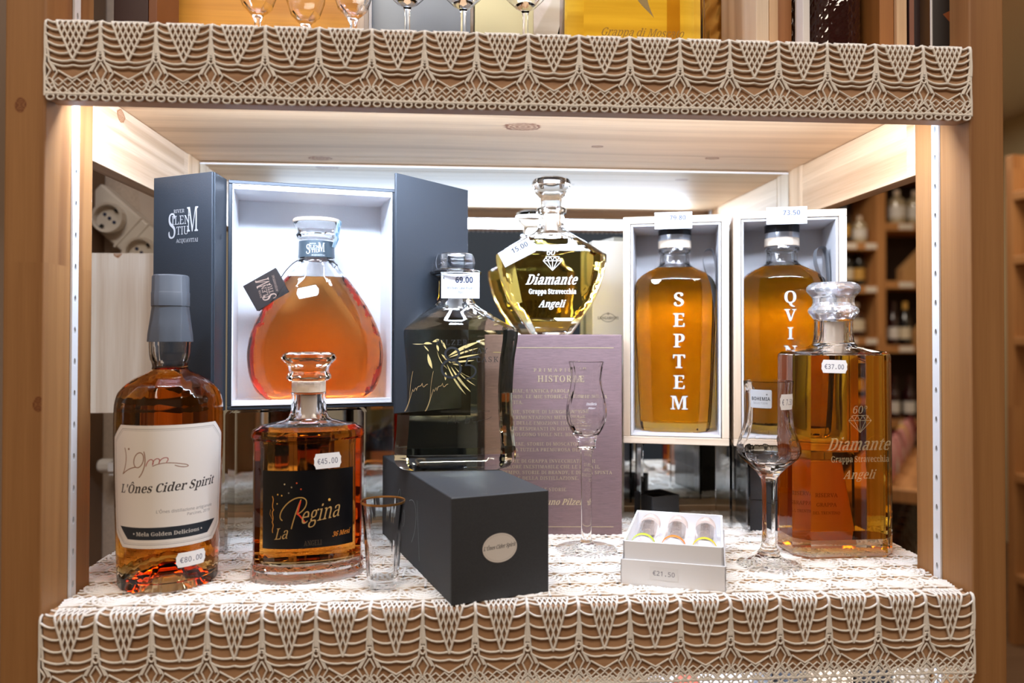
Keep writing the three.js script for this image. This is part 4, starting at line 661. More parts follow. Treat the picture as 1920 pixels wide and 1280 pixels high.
function amber(label, word, pos, turn) {
  const t = thing('spirit_bottle', label, 'bottle', pos, turn);
  const rws = [[0, 0.0395, 0.026, 0.013, 0.2], [0.003, 0.0425, 0.0285, 0.0145, 0.18], [0.012, 0.0438, 0.0295, 0.0155, 0.15], [0.077, 0.0472, 0.0318, 0.0165, 0.12], [0.15, 0.0496, 0.0333, 0.0172, 0.12], [0.178, 0.0500, 0.0335, 0.0175, 0.15], [0.186, 0.0488, 0.0328, 0.017, 0.25], [0.194, 0.0435, 0.03, 0.0155, 0.5], [0.2, 0.035, 0.0265, 0.013, 0.8], [0.2055, 0.0235, 0.021, 0.01, 1], [0.2085, 0.0196, 0.0192, 0.009, 1], [0.213, 0.0184, 0.0184, 0.009, 1], [0.2215, 0.0182, 0.0182, 0.009, 1], [0.2235, 0.0202, 0.0202, 0.009, 1], [0.2255, 0.0206, 0.0206, 0.009, 1], [0.229, 0.0198, 0.0198, 0.009, 1]];
  const { f, keys } = rows(rws), sec = (y, i) => { const [w, d, c, m] = f(y); return octagon(w - i, d - i, Math.max(0.002, c - 0.5 * i), m); };
  bottle(t, sec, keys, { top: 0.229, base: 0.011, level: 0.2035, wall: 0.0036, mouthWall: 0.005, neckFrom: 0.212, drink: drink(0.992, 0.51, 0.025, 0.062), crease: 0.32, glass: M.crystal });
  part('collar', lathe([[0, 0.2292], [0.0202, 0.2292], [0.0206, 0.2298], [0.0206, 0.2385], [0.0202, 0.239], [0, 0.239]]), M.cork, t, 'pale cork collar');
  part('silver_ring', lathe([[0, 0.2391], [0.0204, 0.2391], [0.0205, 0.2395], [0.0205, 0.2455], [0, 0.2456]]), M.steel, t);
  part('cap', lathe([[0, 0.2457], [0.0203, 0.2457], [0.0205, 0.246], [0.0205, 0.259], [0.0198, 0.2602], [0, 0.2604]]), M.capBlack, t, 'glossy black cap');
  const tx = ink(160, 1024, (x, w, h) => { [...word].forEach((s, i) => write(x, s, w / 2, h * (i + 0.5) / word.length, h / word.length * 0.92, { fill: '#eceff5', weight: 'bold', sx: 0.9 })); });
  part('silver_lettering', sheet(0.0262, 0.152), printed(tx, { rough: 0.35, metal: 0.35 }), t, 'silver lettering ' + word).position.set(0.004, 0.1, 0.0338);
  return t;
}
amber('slim shouldered amber bottle lettered SEPTEM downwards, in the left wooden box', 'SEPTEM', [0.2135, 0.1204, -0.2775], -0.25);
amber('slim shouldered amber bottle lettered QVINQVE downwards, in the right wooden box', 'QVINQVE', [0.3385, 0.1204, -0.2425], -0.25);
function topCard(label, price, pos, turn, w, h) {
  const c = thing('price_card', label, 'price tag', pos, turn);
  part('card', box(-w / 2, w / 2, 0, h, 0, 0.0006, 0), M.card, c);
  part('print', sheet(w * 0.98, h * 0.96), printed(ink(512, 220, (x, ww, hh) => { write(x, price, ww * 0.62, hh * 0.34, 92, { font: 'sans-serif', weight: 'bold', fill: '#26335a' }); write(x, '€', 40, hh * 0.3, 40, { font: 'sans-serif', fill: '#4a5676' }); })), c).position.set(0, h / 2, 0.0009);
}
topCard('white price card reading 79.80 on the front edge of the left wooden box', '79.80', [0.1985, 0.3687, -0.2318], -0.283, 0.0445, 0.0202);
topCard('white price card reading 73.50 on the front edge of the right wooden box', '73.50', [0.3245, 0.3708, -0.1972], -0.283, 0.0455, 0.0202);
// --- small black cartons at the back
{
  const t = thing('carton', 'small open black box standing at the foot of the mirror', 'box', [0.2005, 0.0012, -0.318], 0.35);
  part('box_body', merge([box(-0.021, 0.021, 0, 0.002, -0.021, 0.021, 0), box(-0.021, 0.021, 0.002, 0.031, 0.019, 0.021, 0.0006), box(-0.021, 0.021, 0.002, 0.031, -0.021, -0.019, 0.0006), box(-0.021, -0.019, 0.002, 0.031, -0.019, 0.019, 0), box(0.019, 0.021, 0.002, 0.031, -0.019, 0.019, 0)]), M.black, t);
  part('insert', lathe([[0.0145, 0.0085], [0.0145, 0.0265], [0.0182, 0.0275], [0.0186, 0.022]], 32), std(0x101114, 0.4, { side: THREE.DoubleSide }), t, 'round black insert');
  const k = thing('carton', 'black two piece carton under the right acrylic riser', 'box', [0.3415, 0.0012, -0.262], -0.16);
  part('base', box(-0.0445, 0.0445, 0, 0.038, -0.034, 0.034, 0.001), M.black, k); part('lid', box(-0.0455, 0.0455, 0.0383, 0.0785, -0.035, 0.035, 0.001), M.black, k);
  const q = thing('carton', 'pale tapered paper carton seen through the rectangular decanter, upright against the riser', 'box', [0.3565, 0.0012, -0.198], -0.05);
  const sh = [[0, 0.036, 0.008], [0.095, 0.019, 0.007]].map(([y, w, d]) => ({ y, p: octagon(w, d, 0.0015, 0) }));
  part('carton_body', loft(sh, { crease: 0.3 }), std(0xd9b090, 0.6), q);
  part('lettering', sheet(0.034, 0.04), printed(ink(256, 300, (x, w, h) => { write(x, '♥'.length ? 'RISERVA' : '', w / 2, 60, 46, { fill: '#7a4a34' }); write(x, 'GRAPPA', w / 2, 140, 44, { fill: '#7a4a34' }); write(x, 'DEL TRENTINO', w / 2, 210, 32, { fill: '#7a4a34' }); })), q).position.set(0, 0.045, 0.0085);
}
// --- things seen through the open left side
{
  const w = solo('wood_panel', box(-0.047, 0.047, 0, 0.222, -0.012, 0, 0.001, 1, 0.02, 0.047 - 0.015), M.whiteWood, 'whitewashed wooden panel behind the left post, under the power strip', 'panel', [-0.529, 0.131, -0.42]);
  const br = solo('panel_strut', box(-0.012, 0.012, 0, 0.012, -0.168, 0, 0.001, 2), M.pine, 'short pine strut holding the whitewashed panel to the wall', 'strut', [-0.529, 0.30, -0.4322]);
  const t = thing('power_strip', 'white power strip with two round sockets hanging slanted on the wall', 'power strip', [-0.5775, 0.4, -0.5985]); t.rotation.z = -0.72;
  part('housing', box(-0.085, 0.085, -0.03, 0.03, 0, 0.034, 0.004), M.plastic, t);
  for (const [x, y] of [[-0.036, -0.002], [0.036, -0.01]]) {
    const s = part('socket', lathe([[0, 0.0], [0.0195, 0.0], [0.0198, 0.0105], [0.0235, 0.0115], [0.024, 0.006], [0.024, -0.004]], 48).rotateX(Math.PI / 2), M.plastic, t, 'round socket with pin holes'); s.position.set(x, y, 0.0385);
    for (const a of [-0.0095, 0, 0.0095]) part('pin_hole', new THREE.CylinderGeometry(0.0026, 0.0026, 0.001, 16).rotateX(Math.PI / 2), std(0x1b2c52, 0.5), s).position.set(a, 0, 0.0006);
    for (const a of [-1, 1]) part('earth_clip', box(-0.002, 0.002, -0.003, 0.003, 0, 0.004, 0), M.dark, s).position.set(0, a * 0.017, 0.0006);
  }
  for (const x of [-0.005, 0.01]) part('rib', box(x, x + 0.004, -0.032, 0.0305, 0.0001, 0.0355, 0.001), M.plastic, t);
  const ta = solo('paper_slip', box(-0.03, 0.03, -0.045, 0.045, 0, 0.0008, 0), printed(ink(256, 384, (x, w, h) => { x.fillStyle = '#cfc3b8'; x.fillRect(0, 0, w, h); x.strokeStyle = '#2c4672'; x.lineWidth = 18; x.beginPath(); x.moveTo(60, 90); x.lineTo(110, 250); x.stroke(); x.beginPath(); x.arc(190, 300, 30, 0, 6.3); x.stroke(); })), 'pinkish paper slip with a blue pen stroke, on the wall above the power strip', 'paper', [-0.545, 0.452, -0.5985]); ta.rotation.z = 0.1;
  function plate(label, y) {
    const p = thing('switch_plate', label, 'switch', [-0.552, y, -0.5985]);
    part('plate', box(-0.052, 0.052, -0.04, 0.04, 0, 0.02, 0.005), std(0xb9a898, 0.5), p);
    part('rocker_frame', box(-0.022, 0.03, -0.022, 0.022, 0.0201, 0.0215, 0.0006), std(0x6f6258, 0.6), p); part('rocker', box(-0.02, 0.028, -0.02, 0.02, 0.0216, 0.0245, 0.0012), std(0xc9bbac, 0.45), p);
  }
  plate('upper beige switch box with a square rocker, above the white bracket', 0.07); plate('lower beige switch box with a square rocker, below the white bracket', -0.012);
  const b = thing('shelf_bracket', 'white plastic bracket between the two beige switch boxes', 'bracket', [-0.546, 0.039, -0.5735]);
  part('arm', box(-0.045, 0.05, -0.008, 0.008, -0.025, 0.05, 0.003), M.whitePlastic, b); part('lip', box(-0.045, 0.05, -0.014, -0.0085, -0.02, 0.045, 0.002), M.whitePlastic, b); part('knob', lathe([[0, -0.012], [0.009, -0.012], [0.011, -0.008], [0.011, 0.008], [0.009, 0.012], [0, 0.012]], 24).rotateZ(Math.PI / 2), M.whitePlastic, b).position.set(-0.0575, -0.002, 0.02);
}
// ---------------------------------------------------------------- goods on the upper shelf (only their feet show)
const UY = HF + 0.0016;
{
  const amberCard = new THREE.MeshStandardMaterial({ map: woodTex(131, [226, 160, 62], { contrast: 0.22, freq: 60 }), roughness: 0.35 });
  const nb = thing('carton', 'dark brown bottle carton at the left end of the upper shelf', 'box', [-0.368, UY, -0.1]); part('carton_body', box(-0.033, 0.0, 0, 0.3, -0.06, 0, 0.001), std(0x3a2420, 0.5), nb); part('spine', box(0.0003, 0.0085, 0, 0.3, -0.06, 0, 0.001), std(0x7a4a28, 0.5), nb, 'brown spine');
  const lf = thing('leaflet', 'white leaflet leaning slanted at the left end of the upper shelf', 'leaflet', [-0.4, UY + 0.001, -0.105]); part('page', box(-0.004, 0.004, 0, 0.2, 0, 0.0012, 0), M.whiteCard, lf); part('flap', box(0.001, 0.009, 0.05, 0.2, 0.0014, 0.0024, 0), std(0xcfd0d4, 0.5), lf); lf.rotation.z = -0.16;
  const am = thing('gift_box', 'wide amber coloured gift box behind the small stemmed glasses', 'box', [-0.2725, UY, -0.17]); part('box_body', box(-0.1135, 0.1, 0, 0.28, -0.1, 0, 0.001, 0), amberCard, am); part('side_board', box(0.1003, 0.1085, 0, 0.28, -0.1, 0.01, 0.001, 1), M.paleWood, am, 'pale side board');
  // tasting glasses and wine glasses
  const smallGlass = [[0, 0], [0.028, 0], [0.0285, 0.0008], [0.018, 0.002], [0.008, 0.005], [0.0042, 0.012], [0.0042, 0.05], [0.008, 0.058], [0.02, 0.068], [0.027, 0.085], [0.028, 0.1], [0.024, 0.13], [0.0235, 0.13], [0.0272, 0.1], [0.0262, 0.085], [0.0194, 0.0695], [0.006, 0.061], [0, 0.06]];
  const g0 = thing('stem_glass', 'small etched stem glass before the amber gift box, nearest its left side', 'glass', [-0.262, UY, -0.1]);
  part('glass_body', lathe(smallGlass.map(([r, y]) => [r * 0.72, y * 0.86]), 48), M.glass, g0);
  copy(g0, 'small etched stem glass before the amber gift box, in the middle of the three', [-0.2185, UY, -0.118]);
  copy(g0, 'small etched stem glass before the right edge of the amber gift box', [-0.168, UY, -0.1]);
  const wg = [[0, 0], [0.034, 0], [0.0345, 0.0008], [0.022, 0.0022], [0.008, 0.005], [0.0038, 0.012], [0.0036, 0.058], [0.0055, 0.063], [0.014, 0.067], [0.027, 0.077], [0.0345, 0.092], [0.036, 0.107], [0.033, 0.13], [0.0285, 0.155], [0.028, 0.155], [0.0324, 0.13], [0.0353, 0.107], [0.0338, 0.0925], [0.0264, 0.0782], [0.013, 0.0685], [0, 0.0665]];
  const w0 = thing('wine_glass', 'clear wine glass before the silver carton, leftmost of the three wine glasses', 'glass', [-0.1135, UY, -0.1]); part('glass_body', lathe(wg.map(([r, y]) => [r * 0.76, y]), 56), M.glass, w0);
  copy(w0, 'clear wine glass between the silver box and the pale yellow carton', [-0.0570, UY, -0.1]); copy(w0, 'clear wine glass in front of the pale yellow carton', [0.0065, UY, -0.1]);
  const sb = thing('carton', 'brushed silver carton behind the wine glasses', 'box', [-0.1, UY, -0.2]); part('carton_body', box(-0.06, 0.052, 0, 0.28, -0.1, 0, 0.001), std(0x98a2ae, 0.3, { metalness: 0.6 }), sb); part('edge_strip', box(-0.0635, -0.0603, 0, 0.28, -0.1, 0.002, 0.0005), M.whiteCard, sb);
  const yc = thing('carton', 'pale yellow carton behind the rightmost wine glass', 'box', [-0.007, UY, -0.2]); part('carton_body', box(-0.036, 0.032, 0, 0.25, -0.08, 0, 0.001), std(0xe2d9a8, 0.5), yc); part('band', box(-0.0362, 0.0322, 0.055, 0.062, -0.08, 0.0004, 0), std(0xc9b264, 0.4), yc);
  const ar = solo('display_riser', (() => { const g = box(-0.0015, 0.0015, 0, 0.2, -0.12, 0, 0.0005); return g; })(), M.acrylic, 'upright clear acrylic side panel beside the big amber bottle on the upper shelf', 'display riser', [0.034, UY, -0.17], 0.3); ar.rotation.z = -0.25;
  // big square bottle
  const t = thing('spirit_bottle', 'big amber glass bottle with gilt script on the upper shelf', 'bottle', [0.1195, UY, -0.115], 0);
  const { f, keys } = rows([[0, 0.07, 0.034, 0.016], [0.004, 0.0735, 0.037, 0.017], [0.15, 0.0715, 0.036, 0.017], [0.2, 0.066, 0.034, 0.017], [0.22, 0.04, 0.03, 0.015], [0.235, 0.018, 0.018, 0.009], [0.27, 0.017, 0.017, 0.009]]);
  const sec = (y, i) => { const [w, d, c] = f(y); return octagon(w - i, d - i, c - i * 0.5, clamp((y - 0.19) / 0.04, 0, 1)); };
  bottle(t, sec, keys, { top: 0.27, base: 0.008, level: 0.19, wall: 0.004, drink: drink(0.93, 0.56, 0.03, 0.075), crease: 0.35 });
  part('gilt_print', sheet(0.105, 0.052), printed(ink(1024, 512, (x, w, h) => { script(x, 'Grappa di Moscato', w / 2, 400, 110, '#8a6a2c', { sx: 0.84 }); x.fillStyle = '#8f7a4a'; x.beginPath(); x.moveTo(420, 0); x.bezierCurveTo(460, 120, 540, 160, 620, 250); x.bezierCurveTo(560, 120, 540, 60, 560, 0); x.fill(); }), { rough: 0.4, metal: 0.3 }), t, 'gilt script').position.set(0.004, 0.05, 0.0375);
  part('stopper', lathe([[0, 0.2703], [0.017, 0.2703], [0.022, 0.28], [0.022, 0.296], [0, 0.298]], 40), M.cork, t);
  const go = thing('carton', 'crinkled gold foil box right of the big amber bottle', 'box', [0.214, UY, -0.16]); {
    const g = new THREE.BoxGeometry(0.062, 0.24, 0.07, 14, 40, 2); g.translate(0, 0.12, -0.035); const p = g.attributes.position; for (let i = 0; i < p.count; i++) if (p.getZ(i) > -0.01) p.setZ(i, p.getZ(i) + 0.004 * (vnoise(p.getX(i) * 160, p.getY(i) * 220, 5) - 0.5)); g.computeVertexNormals();
    part('box_body', g, std(0xc99a4c, 0.22, { metalness: 0.9 }), go);
  }
  const wb = thing('wooden_crate', 'narrow wooden gift box standing right of the gold foil box', 'box', [0.2465, UY, -0.055]);
  part('side_board', box(-0.0155, -0.0025, 0, 0.26, -0.1, 0, 0.001, 1), M.paleWood, wb, 'pale side board'); part('side_board', box(-0.0022, 0.007, 0, 0.26, -0.1, 0, 0.001, 1), M.pineB, wb); part('front_board', box(0.0072, 0.0235, 0, 0.26, -0.1, -0.006, 0.001, 1), wood(137, [168, 112, 58]), wb, 'brown front board');
  // dark faceted bottle in a wooden frame
  const fr = thing('gift_box', 'open wooden gift box framing the dark quilted bottle', 'box', [0.327, UY, -0.05]);
  part('door_edge', box(-0.0545, -0.0475, 0, 0.27, -0.01, 0.008, 0.0008, 1), M.whiteCard, fr, 'white door edge'); part('side_board', box(0.0275, 0.0425, 0.003, 0.27, -0.09, 0, 0.001, 1), wood(139, [176, 118, 60]), fr, 'brown side board'); part('side_board', box(0.0428, 0.0535, 0.003, 0.27, -0.09, 0.004, 0.001, 1), M.pineB, fr); part('floor_board', box(-0.0545, 0.0535, 0, 0.0027, -0.09, 0.008, 0.0006, 0), M.pine, fr); part('back_board', box(-0.047, 0.0272, 0.003, 0.27, -0.09, -0.086, 0.0006, 1), M.pine, fr);
  const qb = thing('spirit_bottle', 'dark red quilted glass bottle in the wooden gift box on the upper shelf', 'bottle', [0.3165, UY + 0.0029, -0.088]);
  { const N = 120, secs = []; for (let j = 0; j <= 90; j++) { const y = j * 0.0026; const p = oval(0.0335, 0.0315, 2.4, 9, N).map(([x, z], i) => { const a = i / N * 24, q = 1 - 0.05 * Math.max(Math.abs(((a + y * 80) % 1 + 1) % 1 - 0.5), Math.abs(((a - y * 80) % 1 + 1) % 1 - 0.5)) * 2; const k = y > 0.19 ? lerp(1, 0.4, clamp((y - 0.19) / 0.04, 0, 1)) : 1; return [x * q * k, z * q * k]; }); secs.push({ y, p }); }
    part('glass_body', loft(secs, { crease: 0.5 }), phys({ color: 0x2c0d10, roughness: 0.08, clearcoat: 1, clearcoatRoughness: 0.03 }), qb); part('cap', lathe([[0, 0.2345], [0.014, 0.2345], [0.0145, 0.236], [0.0145, 0.27], [0, 0.272]], 32), M.capBlack, qb); }
  const db = thing('carton', 'narrow dark red carton before the picture card on the upper shelf', 'box', [0.3875, UY, -0.045]); part('carton_body', box(-0.0055, 0.006, 0, 0.24, -0.08, 0, 0.001), std(0x2a1416, 0.5), db); part('edge', box(-0.0055, -0.001, 0.0002, 0.24, 0.0002, 0.0008, 0), std(0x8a5a48, 0.5), db);
  const pc = thing('picture_card', 'white edged picture card in black and orange at the right end of the upper shelf', 'card', [0.4035, UY + 0.0002, -0.03], -0.12);
  part('card', box(-0.0085, 0.0255, 0, 0.2, -0.0012, 0, 0), M.whiteCard, pc);
  part('picture', sheet(0.031, 0.188), printed(ink(128, 776, (x, w, h) => { x.fillStyle = '#1d1512'; x.fillRect(0, 0, w, h); x.fillStyle = '#c8761e'; x.beginPath(); x.moveTo(60, 776); x.lineTo(128, 640); x.lineTo(128, 740); x.lineTo(100, 776); x.fill(); x.fillStyle = '#8c4a1c'; x.beginPath(); x.moveTo(40, 640); x.lineTo(120, 600); x.lineTo(90, 700); x.fill(); x.fillStyle = '#d8a22e'; x.beginPath(); x.moveTo(20, 520); x.lineTo(110, 460); x.lineTo(120, 560); x.fill(); })), pc).position.set(0.0085, 0.1035, 0.0006);
}
// ---------------------------------------------------------------- goods under the lower shelf, behind the net of the lace
{
  const BY = -0.4798; const boxThing = (label, x, w, d, z, h, m) => { const t = thing('carton', label, 'box', [x, BY, z]); part('carton_body', box(-w / 2, w / 2, 0, h, -d, 0, 0.001), m, t); return t; };
  const a = boxThing('white printed carton with dark lettering, below the lower shelf', 0.186, 0.085, 0.08, -0.06, 0.39, M.whiteCard);
  part('lettering', sheet(0.05, 0.016), printed(ink(256, 80, (x, w, h) => write(x, 'Biscotti', w / 2, h / 2, 62, { fill: '#33302e', weight: 'bold' }))), a).position.set(0.015, 0.372, 0.0006);
  part('red_seal', new THREE.CylinderGeometry(0.014, 0.014, 0.0006, 32).rotateX(Math.PI / 2), std(0xc65a48, 0.5), a, 'round red seal').position.set(-0.024, 0.376, 0.0006);
  const j = thing('jar', 'glass jar with a silvery lid below the lower shelf', 'jar', [0.2475, BY, -0.1]); part('glass_body', lathe([[0, 0], [0.0155, 0], [0.0165, 0.004], [0.0165, 0.34], [0.013, 0.352], [0, 0.352]], 40), M.glass, j); part('lid', lathe([[0, 0.3523], [0.0145, 0.3523], [0.0155, 0.354], [0.0155, 0.392], [0.012, 0.398], [0, 0.399]], 40), M.steel, j, 'silvery lid');
  boxThing('dark grey carton right of the silvery jar, below the lower shelf', 0.2765, 0.022, 0.06, -0.07, 0.388, std(0x3c3f46, 0.5));
  boxThing('pinkish beige carton in the middle of the goods below the lower shelf', 0.3105, 0.04, 0.07, -0.06, 0.393, std(0xe6c3a4, 0.6));
  boxThing('black carton among the goods below the lower shelf', 0.352, 0.036, 0.07, -0.06, 0.398, std(0x202024, 0.5));
  boxThing('pale cream carton near the right post below the lower shelf', 0.391, 0.036, 0.07, -0.06, 0.4, std(0xefe0cc, 0.6));
}
// ---------------------------------------------------------------- racks of the shop beyond the open right side
{
  const r = rng(77), glassDark = phys({ color: 0x0e0f12, roughness: 0.12, clearcoat: 1 }), glassBrown = phys({ color: 0x3a160a, roughness: 0.12, clearcoat: 1 }), glassRed = phys({ color: 0x2a0610, roughness: 0.12, clearcoat: 1 }), glassPale = phys({ color: 0xb8a98a, roughness: 0.2, clearcoat: 1 });
  const cream = std(0xd8cbb0, 0.6), gold = std(0xc99c4a, 0.5), white = std(0xe0dcd4, 0.6), tagM = std(0xe8e0d2, 0.6);
  const rack = thing('wine_rack', 'tall pine bottle rack standing in the background shop', 'rack', [2.0, FLOOR + 0.001, -4.1]);
  const X = [0.15, 0.695, 1.28], ys = [0.9, 1.29, 1.628, 1.91, 2.3];
  for (const x of X) part('upright', box(x - 0.03, x + 0.03, 0, 2.6, -0.32, 0, 0.003, 1, x), M.shopWood, rack);
  const shelfY = [[0, ys], [1, [0.75, 1.24, 1.66, 2.04, 2.4]]];
  const tops = [];
  for (const [k, list] of shelfY) for (const y of list) { part('shelf_board', box(X[k] + 0.0302, X[k + 1] - 0.0302, y - 0.05, y, -0.32, -0.005, 0.002, 0, y), M.shopWood, rack); tops.push([k, y]); }
  part('back_panel', box(0.15, 1.28, 0.0, 2.6, -0.335, -0.3205, 0), std(0x3c2a1c, 0.8), rack);
  for (const [k, y] of tops) for (let i = 0; i < 3; i++) { const x = X[k] + 0.12 + i * 0.16; part('shelf_tag', box(x, x + 0.1, y - 0.042, y - 0.008, -0.0049, -0.003, 0), tagM, rack); }
  const wine = [[0, 0], [0.034, 0], [0.037, 0.003], [0.037, 0.15], [0.033, 0.178], [0.018, 0.205], [0.0145, 0.22], [0.0145, 0.27], [0.016, 0.272], [0.016, 0.285], [0, 0.286]];
  const wide = [[0, 0], [0.05, 0], [0.055, 0.004], [0.056, 0.13], [0.05, 0.16], [0.022, 0.185], [0.018, 0.2], [0.018, 0.225], [0, 0.226]];
  const proto = (name, prof, m, lm, cap, label, group) => { const t = thing(name, label, 'bottle', [0, -20, 0], 0, group); part('glass_body', lathe(prof, 24), m, t); const w = prof[3][0] + 0.0008; part('label', new THREE.CylinderGeometry(w, w, 0.075, 24, 1, true), lm, t).position.y = 0.08; const top = prof[prof.length - 1][1]; part('capsule', lathe([[prof[prof.length - 3][0] + 0.001, top - 0.05], [prof[prof.length - 3][0] + 0.0015, top + 0.001], [0, top + 0.0012]], 16), cap, t); return t; };
  const kinds = [
    proto('wine_bottle', wine, glassDark, cream, gold, 'dark wine bottle with a cream label on the background rack, far beyond the right post', 'dark bottles with cream labels on the rack'),
    proto('wine_bottle', wine, glassDark, gold, M.capBlack, 'dark wine bottle with a gold label on the background rack, far beyond the right post', 'dark bottles with gold labels on the rack'),
    proto('wine_bottle', wine, glassRed, white, glassRed, 'dark red wine bottle with a white label low in the background', 'dark red bottles low in the background'),
    proto('liqueur_bottle', wide, glassBrown, cream, M.cork, 'stout brown liqueur bottle with a cream label on the background rack', 'stout brown bottles on the rack'),
    proto('liqueur_bottle', wide, glassPale, white, M.cork, 'stout pale liqueur bottle with a white label high on the background rack', 'stout pale bottles on the rack'),
  ];
  const first = new Set();
  const ORD = ['first', 'second', 'third', 'fourth', 'fifth', 'sixth', 'seventh', 'eighth', 'ninth'], LOOK = ['dark bottle with cream label', 'dark bottle with gold label', 'dark red bottle', 'stout brown bottle', 'stout pale bottle'];
  const put = (k, x, y, z, s = 1, label) => { const p = kinds[k]; let o; if (!first.has(k)) { first.add(k); o = p; o.position.set(x, y, z); } else o = copy(p, null, [x, y, z]); o.scale.setScalar(s); if (label) { o.userData.label = label; delete o.userData.group; } return o; };
  const base = FLOOR + 0.0015;
  const fill = (sec, y, list, shelf, span = 0.4, z = -4.19) => list.forEach((k, i) => { const a = 2.0 + X[sec] + 0.09, n = list.length; put(k, a + (i + 0.5) * span / n + (r() - 0.5) * 0.006, base + y, z + (r() - 0.5) * 0.03, k > 2 && n > 3 ? 0.8 : 1, LOOK[k] + ', ' + ORD[i] + ' from left, ' + shelf + ' shelf, ' + (sec ? 'right' : 'left') + ' bay of background rack'); });
  fill(0, 1.91, [4, 4, 1, 4], 'second'); fill(0, 1.628, [0, 0, 1, 0, 1], 'third'); fill(0, 1.29, [3, 3, 3], 'fourth'); fill(0, 0.9, [0, 3, 0], 'lowest');
  fill(1, 2.04, [4, 4, 4], 'second'); fill(1, 1.24, [2, 0], 'fourth', 0.16); fill(1, 0.75, [2, 2, 2, 2], 'lowest');
  fill(0, 2.3, [4, 0, 4], 'top');
  // triangular paper gift packs on the right section
  const pack = (label, x, y, z, m, flower) => { const t = thing('gift_pack', label, 'gift pack', [x, y, z]); const sh = new THREE.Shape(); sh.moveTo(-0.1, 0); sh.lineTo(0.1, 0); sh.lineTo(0.1, 0.17); sh.lineTo(0.06, 0.24); sh.lineTo(-0.1, 0.08); sh.closePath(); part('paper_body', new THREE.ExtrudeGeometry(sh, { depth: 0.08, bevelEnabled: true, bevelSize: 0.004, bevelThickness: 0.004, bevelSegments: 1 }), m, t); part('bow', new THREE.IcosahedronGeometry(0.035, 1), flower, t).position.set(0.07, 0.2, 0.1); };
  const kraft = std(0xc2935c, 0.7);
  pack('kraft gift pack with an orange bow on the background rack', 2.0 + 0.97, base + 1.66, -4.22, kraft, std(0xe0701c, 0.6));
  pack('kraft gift pack with a red bow on the background rack, under the orange bowed one', 2.0 + 1.06, base + 1.242, -4.22, kraft, std(0xa83030, 0.6));
  // sloping counter with packets in front of the rack
  const cn = thing('display_counter', 'low pine counter with packets in front of the background rack', 'counter', [2.35, FLOOR + 0.001, -2.9], 0.95);
  part('counter_top', box(-0.75, 0.75, 0.6, 0.655, -0.45, 0, 0.004, 0), M.shopWood, cn); for (const x of [-0.7, 0.7]) for (const z of [-0.42, -0.03]) part('leg', box(x - 0.025, x + 0.025, 0, 0.5995, z - 0.025, z + 0.025, 0.002, 1), M.shopWood, cn);
  part('lower_shelf', box(-0.67, 0.67, 0.02, 0.045, -0.44, -0.01, 0.002, 0), M.shopWood, cn);
  const pillow = (w, h, d) => { const secs = []; for (let j = 0; j <= 10; j++) { const t = j / 10, k = Math.sin(Math.PI * clamp(t, 0.02, 0.98)) ** 0.45; secs.push({ y: t * h, p: oval(w * (0.9 + 0.1 * k), Math.max(0.002, d * k), 2.6, 9, 24) }); } return loft(secs, { crease: 1 }); };
  const colours = [['pink', 0xc98a86], ['cream', 0xdccfae], ['pale green', 0xb8bd8a], ['tan', 0xb98e5e], ['dark red', 0x7c2c30], ['golden', 0xd2a648], ['white', 0xe2ddd4]];
  const bagMat = colours.map(([, c]) => std(c, 0.45)), bagGeo = pillow(0.065, 0.17, 0.035), labGeo = sheet(0.07, 0.05);
  const bagProto = {};
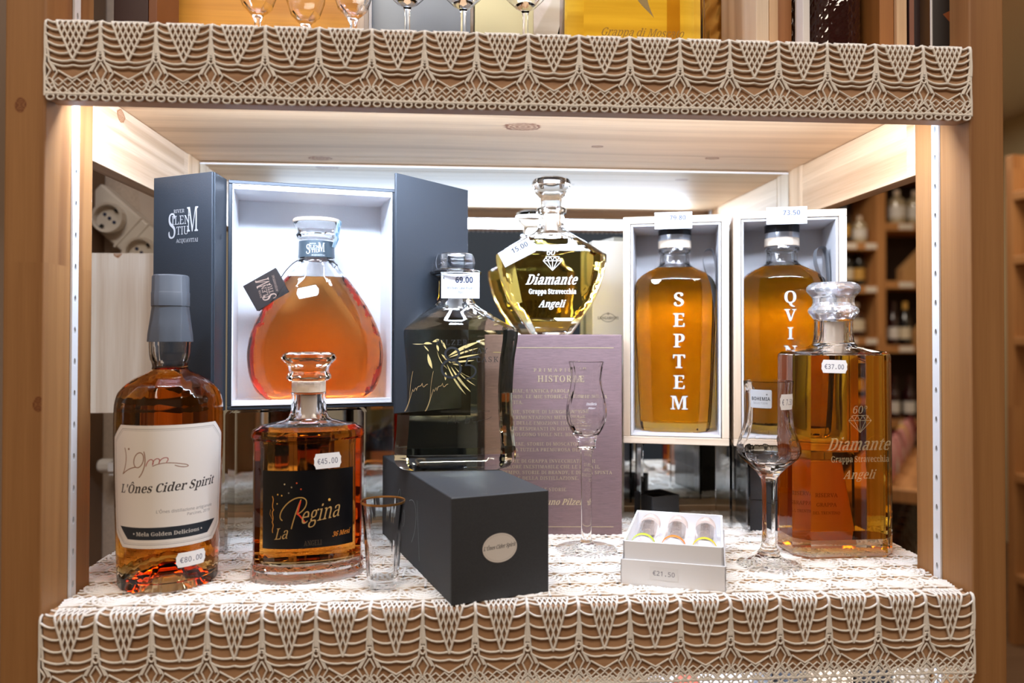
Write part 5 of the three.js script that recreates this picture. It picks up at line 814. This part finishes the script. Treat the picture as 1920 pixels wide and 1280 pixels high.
  const bag = (k, x, y, z, where, turn = 0) => { let o; const label = colours[k][0] + ' cellophane packet ' + where, key = k + where.replace(/^.*(counter|rack)$/, '$1'); if (!bagProto[key]) { o = thing('packet', label, 'packet', [x, y, z], turn, null); part('bag', bagGeo, bagMat[k], o); part('label', labGeo, k === 6 ? cream : white, o).position.set(0, 0.07, 0.0365); bagProto[key] = o; } else o = copy(bagProto[key], label, [x, y, z], turn); return o; };
  cn.updateMatrixWorld(); const v = new THREE.Vector3();
  for (let i = 0; i < 9; i++) for (let j = 0; j < 2; j++) { v.set(-0.64 + i * 0.16 + j * 0.03, 0.6553, -0.07 - j * 0.15 - (i % 2) * 0.01); cn.localToWorld(v); bag([6, 1, 6, 1, 6, 1, 5, 6, 1][i] * (j ? 0 : 1) + (j ? [0, 0, 0, 4, 0, 5, 0, 0, 4][i] : 0), v.x, v.y, v.z, ORD[i] + ' from left, ' + (j ? 'rear' : 'front') + ' row on the low counter', 0.95 + (r() - 0.5) * 0.15); }
  for (let i = 0; i < 8; i++) { v.set(-0.56 + i * 0.16, 0.0453, -0.2); cn.localToWorld(v); put(2, v.x, v.y, v.z, 1.3, 'dark red bottle, ' + ORD[i] + ' from left on the low board of the packet counter'); }
  // rack along the right wall
  const rk = thing('goods_rack', 'pine rack of packets along the right wall beyond the right post', 'rack', [2.32, FLOOR + 0.001, -1.95], -Math.PI / 2 + 0.12);
  const RY = [0.30, 0.72, 1.29, 1.63, 1.9]; RY.forEach((y) => part('shelf_board', box(-0.42, 0.75, y - 0.035, y, -0.36, 0, 0.003, 0, y), M.shopWood, rk)); for (const x of [-0.44, 0.77]) part('side_panel', box(x - 0.0195, x + 0.0195, 0, 2.06, -0.36, 0.0, 0.003, 1), M.shopWood, rk);
  rk.updateMatrixWorld();
  const rowsOf = [[0.72, [6, 1, 6, 5, 6, 1]], [1.29, [4, 2, 4, 6, 2, 4]], [1.63, [6, 1, 6, 1, 6, 6]], [0.30, [2, 2, 2, 2, 2, 2]]];
  for (const [y, list] of rowsOf) list.forEach((k, i) => { v.set(-0.3 + i * 0.19, y + 0.0003, -0.042); rk.localToWorld(v); bag(k, v.x, v.y, v.z, ORD[i] + ' from far end, ' + { 0.72: 'second', 1.29: 'third', 1.63: 'fourth', 0.3: 'lowest' }[y] + ' shelf, right wall rack', -Math.PI / 2 + 0.12); });
}
renderer.render(scene, camera);
